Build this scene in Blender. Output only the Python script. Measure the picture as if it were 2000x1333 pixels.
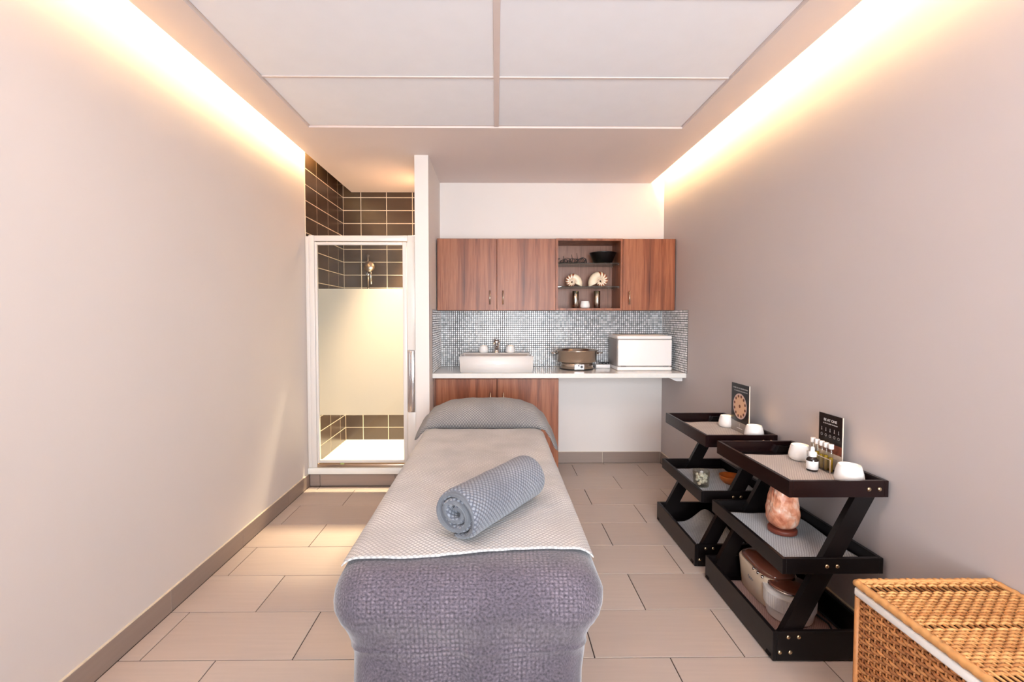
import bpy, bmesh, math, random
from mathutils import Vector, Matrix
random.seed(7)
for o in list(bpy.data.objects): bpy.data.objects.remove(o)
scene = bpy.context.scene
COL = scene.collection
PI = math.pi
def lin(c):
    c = c / 255.0
    return c / 12.92 if c <= 0.04045 else ((c + 0.055) / 1.055) ** 2.4
def rgb(r, g, b): return (lin(r), lin(g), lin(b), 1.0)

# ------------------------------------------------------------------ camera
CAM_H, F_PX, PITCH, YAW, CX, CY = 1.357, 902.2, math.radians(2.06), math.radians(0.51), 977.3, 651.6
cam_d = bpy.data.cameras.new('camera'); cam = bpy.data.objects.new('camera', cam_d); COL.objects.link(cam)
cam.location = (0, 0, CAM_H)
cam.rotation_euler = (PI / 2 - PITCH, 0, -YAW)
cam_d.sensor_width = 36.0; cam_d.lens = 36.0 * F_PX / 2000.0
cam_d.shift_x = (1000 - CX) / 2000.0; cam_d.shift_y = -(666.5 - CY) / 2000.0
cam_d.clip_start = 0.02
scene.camera = cam
_R = cam.rotation_euler.to_matrix()
def ON(u, v, x=None, y=None, z=None):
    """photo pixel -> point on a known plane of the room"""
    d = _R @ Vector(((u - CX) / F_PX, -(v - CY) / F_PX, -1.0))
    o = Vector(cam.location)
    t = (x - o.x) / d.x if x is not None else (y - o.y) / d.y if y is not None else (z - o.z) / d.z
    return o + d * t

# ------------------------------------------------------------------ world, exposure, added daylight
world = bpy.data.worlds.new('world'); scene.world = world; world.use_nodes = True
world.node_tree.nodes['Background'].inputs[0].default_value = (0.75, 0.85, 1.0, 1)
world.node_tree.nodes['Background'].inputs[1].default_value = 0.6
vs = scene.view_settings
vs.view_transform = 'Standard'; vs.look = 'None'; vs.gamma = 1.0; vs.use_curve_mapping = False
vs.exposure = 0.62
WINDOW_FILL_W = 68.0       # daylight lamp outside the added, unseen window behind the camera
COVE_E = 68.0         # warm LED strips in the two ceiling coves
SHOWER_W = 800.0       # recessed shower downlight
PANEL_E = 3.2         # ceiling light panels added out of view for neutral fill
def area(name, loc, rot, sx, sy, power, color):
    l = bpy.data.lights.new(name, 'AREA'); l.shape = 'RECTANGLE'; l.size = sx; l.size_y = sy
    l.energy = power; l.color = color
    o = bpy.data.objects.new(name, l); COL.objects.link(o); o.location = loc; o.rotation_euler = rot
    return o
day = area('window_fill', (0.45, -1.72, 1.35), (PI / 2, 0, 0), 1.9, 1.9, WINDOW_FILL_W, (0.91, 0.925, 1.0))
day.data.spread = math.radians(100)     # narrowed to keep the added light off the near side walls

# ------------------------------------------------------------------ room numbers (metres)
XL, XR, YB, YF = -1.505, 1.535, 4.25, -1.60
YSB, YSR = 4.58, 3.67                 # shower back wall, shower riser
PX0, PX1, PY = -0.617, -0.513, 3.53   # partition between shower and kitchenette
ZC, ZTOP = 2.575, 2.82                # soffit underside, structural ceiling
SXL, SXR = -1.415, 1.410              # soffit edges (cove gaps to the walls)

# ------------------------------------------------------------------ materials
def nodes(name):
    m = bpy.data.materials.new(name); m.use_nodes = True
    nt = m.node_tree; b = nt.nodes['Principled BSDF']
    return m, nt, b
def N(nt, t, **kw):
    n = nt.nodes.new(t)
    for k, v in kw.items():
        if k.startswith('i_'): n.inputs[k[2:].replace('_', ' ')].default_value = v
        else: setattr(n, k, v)
    return n
def L(nt, a, b): nt.links.new(a, b)
def ramp(nt, stops):
    r = N(nt, 'ShaderNodeValToRGB'); e = r.color_ramp.elements
    while len(e) > 1: e.remove(e[-1])
    e[0].position, e[0].color = stops[0]
    for p, c in stops[1:]:
        k = e.new(p); k.color = c
    return r
def scalec(c, k): return (min(c[0] * k, 1), min(c[1] * k, 1), min(c[2] * k, 1), 1)
def mat(name, col, rough=0.5, metal=0.0, var=0.06, nscale=6.0, bump=0.0, bscale=200.0, spec=0.5, coat=0.0, **kw):
    m, nt, b = nodes(name)
    tc = N(nt, 'ShaderNodeTexCoord')
    nz = N(nt, 'ShaderNodeTexNoise', i_Scale=nscale, i_Detail=4.0)
    L(nt, tc.outputs['Object'], nz.inputs['Vector'])
    r = ramp(nt, [(0.3, scalec(col, 1 - var)), (0.7, scalec(col, 1 + var))])
    L(nt, nz.outputs['Fac'], r.inputs[0]); L(nt, r.outputs[0], b.inputs['Base Color'])
    b.inputs['Roughness'].default_value = rough; b.inputs['Metallic'].default_value = metal
    b.inputs['Specular IOR Level'].default_value = spec
    if coat: b.inputs['Coat Weight'].default_value = coat
    if bump:
        n2 = N(nt, 'ShaderNodeTexNoise', i_Scale=bscale, i_Detail=3.0)
        L(nt, tc.outputs['Object'], n2.inputs['Vector'])
        bp = N(nt, 'ShaderNodeBump', i_Strength=bump, i_Distance=0.002)
        L(nt, n2.outputs['Fac'], bp.inputs['Height']); L(nt, bp.outputs[0], b.inputs['Normal'])
    for k, v in kw.items(): b.inputs[k.replace('_', ' ')].default_value = v
    return m
def emit(name, col, s):
    m, nt, b = nodes(name)
    b.inputs['Base Color'].default_value = col; b.inputs['Emission Color'].default_value = col
    b.inputs['Emission Strength'].default_value = s
    return m
def random_tile(name, c1, c2, rough, spec=0.5, grain=0.0, metal=0.0, island=False, stretch=(2, 30, 2), bump=0.0):
    """tile material: shade differs a little from piece to piece, with brushed grain"""
    m, nt, b = nodes(name)
    if island: src = N(nt, 'ShaderNodeNewGeometry').outputs['Random Per Island']
    else: src = N(nt, 'ShaderNodeObjectInfo').outputs['Random']
    r = ramp(nt, [(0.0, c1), (1.0, c2)]); L(nt, src, r.inputs[0])
    out = r.outputs[0]
    if grain:
        tc = N(nt, 'ShaderNodeTexCoord'); mp = N(nt, 'ShaderNodeMapping'); mp.inputs['Scale'].default_value = stretch
        gz = N(nt, 'ShaderNodeTexNoise', i_Scale=2.5, i_Detail=6.0)
        L(nt, tc.outputs['Object'], mp.inputs[0]); L(nt, mp.outputs[0], gz.inputs['Vector'])
        g = ramp(nt, [(0.3, (1 - grain,) * 3 + (1,)), (0.7, (1, 1, 1, 1))]); L(nt, gz.outputs['Fac'], g.inputs[0])
        mx = N(nt, 'ShaderNodeMix', data_type='RGBA', blend_type='MULTIPLY'); mx.inputs[0].default_value = 1
        L(nt, out, mx.inputs[6]); L(nt, g.outputs[0], mx.inputs[7]); out = mx.outputs[2]
        if bump:
            bp = N(nt, 'ShaderNodeBump', i_Strength=bump, i_Distance=0.001)
            L(nt, gz.outputs['Fac'], bp.inputs['Height']); L(nt, bp.outputs[0], b.inputs['Normal'])
    L(nt, out, b.inputs['Base Color'])
    b.inputs['Roughness'].default_value = rough; b.inputs['Specular IOR Level'].default_value = spec
    b.inputs['Metallic'].default_value = metal
    return m
def wood(name, stops, scale=(22, 22, 1.1), rough=0.38):
    m, nt, b = nodes(name)
    tc = N(nt, 'ShaderNodeTexCoord'); mp = N(nt, 'ShaderNodeMapping'); mp.inputs['Scale'].default_value = scale
    L(nt, tc.outputs['Object'], mp.inputs[0])
    n1 = N(nt, 'ShaderNodeTexNoise', i_Scale=1.0, i_Detail=5.0, i_Roughness=0.6, i_Distortion=0.6); L(nt, mp.outputs[0], n1.inputs['Vector'])
    r = ramp(nt, stops); L(nt, n1.outputs['Fac'], r.inputs[0])
    mp2 = N(nt, 'ShaderNodeMapping'); mp2.inputs['Scale'].default_value = (scale[0] * 9, scale[1] * 9, scale[2] * 5)
    L(nt, tc.outputs['Object'], mp2.inputs[0])
    n2 = N(nt, 'ShaderNodeTexNoise', i_Scale=1.0, i_Detail=2.0); L(nt, mp2.outputs[0], n2.inputs['Vector'])
    g = ramp(nt, [(0.35, (0.72, 0.68, 0.66, 1)), (0.6, (1, 1, 1, 1))]); L(nt, n2.outputs['Fac'], g.inputs[0])
    mx = N(nt, 'ShaderNodeMix', data_type='RGBA', blend_type='MULTIPLY'); mx.inputs[0].default_value = 0.6
    L(nt, r.outputs[0], mx.inputs[6]); L(nt, g.outputs[0], mx.inputs[7]); L(nt, mx.outputs[2], b.inputs['Base Color'])
    b.inputs['Roughness'].default_value = rough; b.inputs['Specular IOR Level'].default_value = 0.35
    return m
def cloth(name, lo, hi, pitch=0.014, angle=45.0, bump=0.5, dist=0.002, fuzz=0.18, mode='honey', sheen=0.15, band=None):
    """woven towel cloth: raised cells from the sheet's own metric UVs"""
    m, nt, b = nodes(name)
    uv = N(nt, 'ShaderNodeUVMap'); mp = N(nt, 'ShaderNodeMapping')
    mp.inputs['Rotation'].default_value = (0, 0, math.radians(angle))
    k = PI / pitch; mp.inputs['Scale'].default_value = (k, k, k)
    wn = N(nt, 'ShaderNodeTexNoise', i_Scale=14.0, i_Detail=2.0); L(nt, uv.outputs[0], wn.inputs['Vector'])
    wm = N(nt, 'ShaderNodeMix', data_type='RGBA', blend_type='LINEAR_LIGHT'); wm.inputs[0].default_value = pitch * 0.35
    L(nt, uv.outputs[0], wm.inputs[6]); L(nt, wn.outputs['Color'], wm.inputs[7])
    L(nt, wm.outputs[2], mp.inputs[0])
    sp = N(nt, 'ShaderNodeSeparateXYZ'); L(nt, mp.outputs[0], sp.inputs[0])
    s1 = N(nt, 'ShaderNodeMath', operation='SINE'); L(nt, sp.outputs[0], s1.inputs[0])
    s2 = N(nt, 'ShaderNodeMath', operation='SINE'); L(nt, sp.outputs[1], s2.inputs[0])
    pr = N(nt, 'ShaderNodeMath', operation='MULTIPLY'); L(nt, s1.outputs[0], pr.inputs[0]); L(nt, s2.outputs[0], pr.inputs[1])
    if mode == 'honey':
        hh = N(nt, 'ShaderNodeMath', operation='ABSOLUTE'); L(nt, pr.outputs[0], hh.inputs[0]); h = hh.outputs[0]
        lo_p, hi_p = 0.05, 0.75
    else:
        hh = N(nt, 'ShaderNodeMath', operation='ABSOLUTE'); L(nt, pr.outputs[0], hh.inputs[0]); h = hh.outputs[0]; lo_p, hi_p = 0.1, 1.0
    mr = N(nt, 'ShaderNodeMapRange'); mr.inputs[1].default_value = lo_p; mr.inputs[2].default_value = hi_p; L(nt, h, mr.inputs[0])
    fz = N(nt, 'ShaderNodeTexNoise', i_Scale=420.0 if mode == 'honey' else 130.0, i_Detail=4.0); L(nt, uv.outputs[0], fz.inputs['Vector'])
    bl = N(nt, 'ShaderNodeTexNoise', i_Scale=5.0, i_Detail=3.0); L(nt, uv.outputs[0], bl.inputs['Vector'])
    big = N(nt, 'ShaderNodeMapRange'); big.inputs[1].default_value = 0.35 if mode == 'honey' else 0.42; big.inputs[2].default_value = 0.65 if mode == 'honey' else 0.75
    big.inputs[3].default_value = 0.45 if mode == 'honey' else 0.05; big.inputs[4].default_value = 1.0; L(nt, bl.outputs['Fac'], big.inputs[0])
    am = N(nt, 'ShaderNodeMath', operation='MULTIPLY'); L(nt, mr.outputs[0], am.inputs[0]); L(nt, big.outputs[0], am.inputs[1])
    cm = N(nt, 'ShaderNodeMix', data_type='RGBA'); cm.inputs[6].default_value = lo; cm.inputs[7].default_value = hi
    L(nt, am.outputs[0], cm.inputs[0])
    fr = ramp(nt, [(0.3, (1 - fuzz,) * 3 + (1,)), (0.7, (1, 1, 1, 1))]); L(nt, fz.outputs['Fac'], fr.inputs[0])
    mx = N(nt, 'ShaderNodeMix', data_type='RGBA', blend_type='MULTIPLY'); mx.inputs[0].default_value = 1
    L(nt, cm.outputs[2], mx.inputs[6]); L(nt, fr.outputs[0], mx.inputs[7]); L(nt, mx.outputs[2], b.inputs['Base Color'])
    ad = N(nt, 'ShaderNodeMath', operation='MULTIPLY_ADD'); ad.inputs[1].default_value = 0.35
    L(nt, fz.outputs['Fac'], ad.inputs[0]); L(nt, am.outputs[0], ad.inputs[2])
    bp = N(nt, 'ShaderNodeBump', i_Strength=bump, i_Distance=dist); L(nt, ad.outputs[0], bp.inputs['Height'])
    L(nt, bp.outputs[0], b.inputs['Normal'])
    b.inputs['Roughness'].default_value = 0.95; b.inputs['Specular IOR Level'].default_value = 0.1
    b.inputs['Sheen Weight'].default_value = sheen
    return m
def clear_glass(name, tint=(0.93, 0.96, 0.95, 1), gloss=0.07):
    """thin pane: see-through with a mirror sheen"""
    m = bpy.data.materials.new(name); m.use_nodes = True; nt = m.node_tree; nt.nodes.clear()
    o = N(nt, 'ShaderNodeOutputMaterial'); t = N(nt, 'ShaderNodeBsdfTransparent'); t.inputs[0].default_value = tint
    g = N(nt, 'ShaderNodeBsdfGlossy'); g.inputs['Roughness'].default_value = 0.03
    lw = N(nt, 'ShaderNodeLayerWeight', i_Blend=0.5); fr = N(nt, 'ShaderNodeMath', operation='POWER'); fr.inputs[1].default_value = 4.0
    L(nt, lw.outputs['Facing'], fr.inputs[0]); mx = N(nt, 'ShaderNodeMixShader')
    ad = N(nt, 'ShaderNodeMath', operation='MULTIPLY_ADD'); ad.inputs[1].default_value = 0.6; ad.inputs[2].default_value = gloss * 0.4
    L(nt, fr.outputs[0], ad.inputs[0]); L(nt, ad.outputs[0], mx.inputs[0])
    L(nt, t.outputs[0], mx.inputs[1]); L(nt, g.outputs[0], mx.inputs[2]); L(nt, mx.outputs[0], o.inputs[0])
    return m
def frosted(name):
    m = bpy.data.materials.new(name); m.use_nodes = True; nt = m.node_tree; nt.nodes.clear()
    o = N(nt, 'ShaderNodeOutputMaterial')
    tl = N(nt, 'ShaderNodeBsdfTranslucent'); tl.inputs[0].default_value = (0.86, 0.79, 0.72, 1)
    df = N(nt, 'ShaderNodeBsdfDiffuse'); df.inputs[0].default_value = (0.76, 0.69, 0.62, 1)
    nz = N(nt, 'ShaderNodeTexNoise', i_Scale=3.0); r = ramp(nt, [(0.3, (0.5, 0.5, 0.5, 1)), (0.7, (0.56, 0.56, 0.56, 1))])
    L(nt, nz.outputs['Fac'], r.inputs[0])
    mx = N(nt, 'ShaderNodeMixShader'); L(nt, r.outputs[0], mx.inputs[0])
    L(nt, tl.outputs[0], mx.inputs[1]); L(nt, df.outputs[0], mx.inputs[2]); L(nt, mx.outputs[0], o.inputs[0])
    return m

M = {}
M['wall'] = mat('off_white_paint', rgb(228, 219, 214), 0.75, var=0.012, nscale=2, bump=0.05, bscale=300)
M['wall_l'] = mat('pale_greige_paint', rgb(214, 205, 201), 0.7, var=0.012, nscale=2, bump=0.05, bscale=300)
M['wall_r'] = mat('taupe_paint', rgb(188, 178, 176), 0.6, var=0.015, nscale=2, bump=0.05, bscale=300)
M['ceil'] = mat('ceiling_paint', rgb(228, 213, 207), 0.8, var=0.012, nscale=2)
M['ctile'] = mat('ceiling_panel_white', rgb(243, 242, 247), 0.85, var=0.012, nscale=8, bump=0.15, bscale=500)
M['tbar'] = mat('ceiling_grid_paint', rgb(222, 206, 200), 0.5, var=0.02)
M['cavity'] = mat('light_baffle_white', rgb(235, 225, 205), 0.8, var=0.02)
M['floor'] = random_tile('beige_porcelain', rgb(186, 168, 157), rgb(196, 179, 168), 0.42, 0.45, grain=0.07, stretch=(1.2, 22, 1), bump=0.05)
M['skirt'] = random_tile('taupe_porcelain', rgb(148, 129, 119), rgb(157, 138, 128), 0.45, 0.4, grain=0.08, stretch=(1.2, 1.2, 20))
M['grout_d'] = mat('dark_grout', rgb(58, 42, 34), 0.9, var=0.1, nscale=30)
M['grout_l'] = mat('pale_grout', rgb(222, 206, 184), 0.8, var=0.05, nscale=30)
M['stile'] = random_tile('charcoal_brown_tile', rgb(60, 45, 34), rgb(68, 51, 39), 0.27, 0.55, grain=0.12, stretch=(2, 2, 30))
M['mosaic'] = random_tile('silver_mosaic', rgb(182, 184, 185), rgb(248, 246, 246), 0.22, 0.6, island=True)
M['grout_m'] = mat('charcoal_grout', rgb(58, 52, 50), 0.9, var=0.1, nscale=40)
M['walnut'] = wood('walnut_laminate', [(0.28, rgb(98, 50, 31)), (0.45, rgb(138, 78, 50)), (0.6, rgb(162, 100, 68)), (0.78, rgb(120, 64, 40))])
M['walnut_in'] = wood('walnut_interior', [(0.25, rgb(112, 72, 56)), (0.5, rgb(150, 104, 84)), (0.8, rgb(130, 84, 66))])
M['black'] = mat('black_lacquer', rgb(17, 12, 12), 0.3, var=0.25, nscale=9, bump=0.05, bscale=60, spec=0.3)
M['mahog'] = mat('dark_mahogany_lacquer', rgb(25, 10, 10), 0.24, var=0.3, nscale=9, spec=0.3)
M['steel'] = mat('brushed_steel', rgb(186, 172, 158), 0.24, metal=1.0, var=0.06, nscale=12)
M['chrome'] = mat('chrome', rgb(214, 210, 208), 0.09, metal=1.0, var=0.02)
M['nickel'] = mat('satin_nickel', rgb(200, 182, 164), 0.28, metal=1.0, var=0.04)
M['bolt'] = mat('brass_bolt', rgb(204, 180, 146), 0.25, metal=1.0, var=0.05)
M['white_al'] = mat('white_aluminium', rgb(226, 219, 214), 0.3, var=0.015)
M['silver_al'] = mat('polished_aluminium', rgb(205, 200, 200), 0.16, metal=1.0, var=0.02)
M['acryl'] = mat('white_acrylic', rgb(243, 241, 236), 0.22, var=0.008)
M['quartz'] = mat('white_quartz', rgb(229, 224, 218), 0.12, var=0.02, nscale=40, spec=0.6)
M['ceramic'] = mat('white_ceramic', rgb(236, 229, 225), 0.2, var=0.008, spec=0.6)
M['candle_c'] = mat('matt_white_ceramic', rgb(236, 230, 226), 0.45, var=0.012)
M['print_grey'] = mat('grey_print', rgb(176, 170, 168), 0.6, var=0.02)
M['wax'] = emit('glowing_wax', (1.0, 0.62, 0.28, 1), 4.5)
M['plast'] = mat('white_plastic', rgb(236, 229, 226), 0.35, var=0.008)
M['greyplast'] = mat('grey_plastic', rgb(138, 128, 124), 0.4, var=0.03)
M['creamplast'] = mat('cream_plastic', rgb(226, 204, 180), 0.35, var=0.02)
M['darkplast'] = mat('black_plastic', rgb(24, 22, 24), 0.35, var=0.1)
M['bowl'] = mat('black_bowl', rgb(14, 10, 10), 0.3, var=0.2)
M['terra'] = mat('orange_glazed_wood', rgb(196, 104, 42), 0.35, var=0.25, nscale=14)
M['twig'] = mat('dark_twig', rgb(46, 36, 34), 0.8, var=0.3, nscale=30)
M['saltbase'] = mat('salt_lamp_base', rgb(120, 56, 42), 0.45, var=0.15, nscale=20)
M['glass'] = clear_glass('clear_glass')
M['sglass'] = clear_glass('shelf_glass', (0.62, 0.70, 0.66, 1), 0.2)
M['vglass'] = clear_glass('vial_glass', (0.93, 0.92, 0.86, 1), 0.2)
M['acrylic'] = clear_glass('acrylic_sheet', (0.94, 0.95, 0.95, 1), 0.15)
M['frost'] = frosted('frosted_film')
M['edge'] = mat('acrylic_edge', rgb(222, 206, 190), 0.25, var=0.03)
M['oil'] = mat('amber_oil', rgb(206, 168, 34), 0.1, var=0.08, Transmission_Weight=0.35)
M['amber'] = mat('dark_amber_glass', rgb(38, 22, 14), 0.06, var=0.2, spec=0.7)
M['paper'] = mat('white_paper', rgb(236, 232, 230), 0.6, var=0.01)
M['card_b'] = mat('black_card', rgb(24, 16, 15), 0.3, var=0.15)
M['card_g'] = mat('grey_card', rgb(150, 140, 132), 0.35, var=0.05)
M['card_l'] = mat('pale_print', rgb(206, 186, 168), 0.4, var=0.12, nscale=40)
M['card_r'] = mat('red_brown_print', rgb(120, 62, 46), 0.4, var=0.4, nscale=60)
M['dial'] = mat('peach_print', rgb(226, 178, 138), 0.4, var=0.06)
M['dialrim'] = mat('pink_print', rgb(214, 180, 170), 0.4, var=0.06)
M['brownprint'] = mat('brown_print', rgb(112, 58, 36), 0.5, var=0.2, nscale=50)
M['green'] = mat('green_clip', rgb(170, 184, 110), 0.4, var=0.05)
M['blanket'] = cloth('grey_mauve_fleece', rgb(100, 91, 101), rgb(152, 138, 148), 0.0125, 0.0, 0.32, 0.003, 0.68, 'fleece', 0.4)
M['throw'] = cloth('pale_honeycomb_throw', rgb(164, 161, 160), rgb(216, 213, 211), 0.0125, 45.0, 0.45, 0.0018, 0.14, 'honey', 0.1)
M['towel'] = cloth('slate_honeycomb_towel', rgb(92, 93, 103), rgb(152, 155, 164), 0.0115, 45.0, 0.7, 0.003, 0.3, 'honey', 0.25)
M['bolster'] = cloth('grey_honeycomb_cover', rgb(118, 114, 114), rgb(172, 166, 162), 0.0125, 45.0, 0.6, 0.003, 0.2, 'honey', 0.15)
M['mat_warm'] = cloth('beige_grey_mat', rgb(170, 160, 154), rgb(210, 200, 193), 0.009, 30.0, 0.4, 0.0015, 0.12)
M['mat_grey'] = cloth('pale_grey_mat', rgb(168, 171, 176), rgb(226, 228, 232), 0.009, 30.0, 0.5, 0.0015, 0.15)
M['mat_pink'] = cloth('dusty_pink_mat', rgb(156, 120, 111), rgb(198, 162, 151), 0.007, 30.0, 0.4, 0.0015, 0.2)
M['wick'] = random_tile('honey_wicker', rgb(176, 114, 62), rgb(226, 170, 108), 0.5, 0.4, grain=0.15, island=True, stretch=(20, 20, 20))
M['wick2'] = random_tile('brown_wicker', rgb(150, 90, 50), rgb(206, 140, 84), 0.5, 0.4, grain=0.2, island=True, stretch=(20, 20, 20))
M['wickdark'] = mat('wicker_gap_shade', rgb(92, 52, 28), 0.8, var=0.15)  # dark brown stands for the shade between strands
M['liner'] = mat('white_cotton_liner', rgb(238, 234, 230), 0.9, var=0.02, bump=0.2, bscale=400)
M['cable'] = mat('black_cable', rgb(20, 18, 22), 0.4, var=0.1)
M['wcable'] = mat('white_cable', rgb(230, 224, 220), 0.4, var=0.02)
M['led'] = emit('warm_led', (1.0, 0.72, 0.36, 1), COVE_E)
M['panel_fill'] = emit('added_panel_glow', (1.0, 0.92, 0.93, 1), PANEL_E)
M['lampdisc'] = emit('downlight_lens', (1.0, 0.8, 0.5, 1), 8.0)
m, nt, b = nodes('salt_crystal')
tc = N(nt, 'ShaderNodeTexCoord'); vo = N(nt, 'ShaderNodeTexNoise', i_Scale=16.0, i_Detail=5.0, i_Distortion=1.0)
L(nt, tc.outputs['Object'], vo.inputs['Vector'])
r = ramp(nt, [(0.3, rgb(176, 92, 62)), (0.5, rgb(220, 150, 118)), (0.68, rgb(240, 206, 186))]); L(nt, vo.outputs['Fac'], r.inputs[0])
L(nt, r.outputs[0], b.inputs['Base Color']); b.inputs['Roughness'].default_value = 0.4
b.inputs['Subsurface Weight'].default_value = 0.15; b.inputs['Subsurface Radius'].default_value = (0.03, 0.012, 0.006)
M['salt'] = m
m, nt, b = nodes('shell_pattern')
at = N(nt, 'ShaderNodeAttribute', attribute_name='stripe')
r = ramp(nt, [(0.35, rgb(238, 218, 192)), (0.62, rgb(150, 70, 30))]); L(nt, at.outputs['Fac'], r.inputs[0])
L(nt, r.outputs[0], b.inputs['Base Color']); b.inputs['Roughness'].default_value = 0.3
M['shell'] = m
m, nt, b = nodes('brown_smoked_lid')
b.inputs['Base Color'].default_value = rgb(118, 70, 56); b.inputs['Roughness'].default_value = 0.12
b.inputs['Coat Weight'].default_value = 0.6
M['smoke'] = m

# ------------------------------------------------------------------ mesh helpers
def wloc(o):
    v = Vector((0, 0, 0))
    while o is not None: v += o.location; o = o.parent
    return v
def props(o, label=None, cat=None, group=None, kind=None):
    if label: o['label'] = label
    if cat: o['category'] = cat
    if group: o['group'] = group
    if kind: o['kind'] = kind
    return o
def empty(name, loc, label, cat, group=None):
    o = bpy.data.objects.new(name, None); COL.objects.link(o); o.location = loc
    o.empty_display_size = 0.05
    return props(o, label, cat, group)
class MB:
    """collects shapes in world metres, then links them as one mesh object"""
    def __init__(s): s.v = []; s.f = []; s.uv = None; s.sm = []
    def add(s, vs_, fs, smooth=False):
        n = len(s.v); s.v += [tuple(p) for p in vs_]; s.f += [tuple(i + n for i in f) for f in fs]; s.sm += [smooth] * len(fs); return s
    def box(s, x0, x1, y0, y1, z0, z1, bev=0.0, seg=2):
        if x0 > x1: x0, x1 = x1, x0
        if y0 > y1: y0, y1 = y1, y0
        if z0 > z1: z0, z1 = z1, z0
        if not bev:
            p = [(x0, y0, z0), (x1, y0, z0), (x1, y1, z0), (x0, y1, z0), (x0, y0, z1), (x1, y0, z1), (x1, y1, z1), (x0, y1, z1)]
            return s.add(p, [(3, 2, 1, 0), (4, 5, 6, 7), (0, 1, 5, 4), (1, 2, 6, 5), (2, 3, 7, 6), (3, 0, 4, 7)])
        bm = bmesh.new(); bmesh.ops.create_cube(bm, size=1.0)
        for q in bm.verts:
            q.co = Vector((x0 + (q.co.x + .5) * (x1 - x0), y0 + (q.co.y + .5) * (y1 - y0), z0 + (q.co.z + .5) * (z1 - z0)))
        bmesh.ops.bevel(bm, geom=list(bm.edges), offset=bev, segments=seg, profile=0.5, affect='EDGES')
        bm.verts.index_update()
        s.add([q.co[:] for q in bm.verts], [[q.index for q in f.verts] for f in bm.faces], seg > 1); bm.free(); return s
    def tube(s, pts, r, n=10, cap=True, closed=False):
        pts = [Vector(p) for p in pts]; k = len(pts); rs = r if isinstance(r, (list, tuple)) else [r] * k
        base = len(s.v); up = None
        for i, p in enumerate(pts):
            a = pts[(i - 1) % k] if (closed or i > 0) else p; c = pts[(i + 1) % k] if (closed or i < k - 1) else p
            t = (c - a).normalized()
            if up is None: up = t.orthogonal().normalized()
            up = (up - t * up.dot(t)).normalized(); w = t.cross(up)
            for j in range(n):
                an = 2 * PI * j / n; s.v.append(tuple(p + (up * math.cos(an) + w * math.sin(an)) * rs[i]))
        for i in range(k if closed else k - 1):
            i2 = (i + 1) % k
            for j in range(n):
                j2 = (j + 1) % n
                s.f.append((base + i * n + j, base + i * n + j2, base + i2 * n + j2, base + i2 * n + j)); s.sm.append(True)
        if cap and not closed:
            s.f.append(tuple(base + j for j in range(n))[::-1]); s.sm.append(False)
            s.f.append(tuple(base + (k - 1) * n + j for j in range(n))); s.sm.append(False)
        return s
    def cyl(s, c, r, h, n=24, axis='z', r2=None):
        c = Vector(c); d = {'x': Vector((1, 0, 0)), 'y': Vector((0, 1, 0)), 'z': Vector((0, 0, 1))}[axis]
        return s.tube([c, c + d * h], [r, r if r2 is None else r2], n)
    def lathe(s, c, prof, n=32, sx=1.0, sy=1.0):
        base = len(s.v)
        for (r_, z) in prof:
            for j in range(n):
                a = 2 * PI * j / n; s.v.append((c[0] + r_ * sx * math.cos(a), c[1] + r_ * sy * math.sin(a), c[2] + z))
        for i in range(len(prof) - 1):
            for j in range(n):
                j2 = (j + 1) % n
                s.f.append((base + i * n + j, base + i * n + j2, base + (i + 1) * n + j2, base + (i + 1) * n + j)); s.sm.append(True)
        s.f.append(tuple(base + j for j in range(n))[::-1]); s.sm.append(False)
        e = base + (len(prof) - 1) * n
        s.f.append(tuple(e + j for j in range(n))); s.sm.append(False)
        return s
    def prism(s, poly, y0, y1):
        """polygon in xz, extruded along y"""
        n = len(poly)
        return s.add([(x, y0, z) for x, z in poly] + [(x, y1, z) for x, z in poly],
                     [tuple(range(n)), tuple(range(2 * n - 1, n - 1, -1))] + [(i, i + n, (i + 1) % n + n, (i + 1) % n) for i in range(n)])
    def grid(s, fn, nu, nv, uvfn=None, closed_u=False):
        base = len(s.v); 
        for j in range(nv + 1):
            for i in range(nu + (0 if closed_u else 1)): s.v.append(tuple(fn(i / nu, j / nv)))
        w = nu if closed_u else nu + 1
        for j in range(nv):
            for i in range(nu):
                i2 = (i + 1) % w
                s.f.append((base + j * w + i, base + j * w + i2, base + (j + 1) * w + i2, base + (j + 1) * w + i)); s.sm.append(True)
        return s
    def build(s, name, material, parent=None, label=None, cat=None, group=None, kind=None, at=None, uv=None, fixn=True):
        off = wloc(parent) if parent is not None else Vector((0, 0, 0))
        loc = Vector(at) if at is not None else Vector((0, 0, 0))
        org = loc if at is not None else off
        me = bpy.data.meshes.new(name)
        me.from_pydata([(p[0] - org.x, p[1] - org.y, p[2] - org.z) for p in s.v], [], s.f)
        for pl, q in zip(me.polygons, s.sm): pl.use_smooth = q
        if uv:
            ul = me.uv_layers.new(name='UVMap')
            for lp in me.loops: ul.data[lp.index].uv = uv[lp.vertex_index]
        if fixn:
            bm = bmesh.new(); bm.from_mesh(me); bmesh.ops.recalc_face_normals(bm, faces=bm.faces); bm.to_mesh(me); bm.free()
        me.materials.append(material)
        o = bpy.data.objects.new(name, me); COL.objects.link(o)
        if parent is not None: o.parent = parent; o.location = (loc - off) if at is not None else (0, 0, 0)
        else: o.location = loc
        return props(o, label, cat, group, kind)
def inst(name, mesh, loc, parent, kind=None):
    o = bpy.data.objects.new(name, mesh); COL.objects.link(o); o.parent = parent; o.location = loc
    if kind: o['kind'] = kind
    return o
def copy_tree(o, parent=None):
    c = o.copy(); COL.objects.link(c); c.parent = parent
    for ch in list(o.children): copy_tree(ch, c)
    return c
_cache = {}
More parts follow.
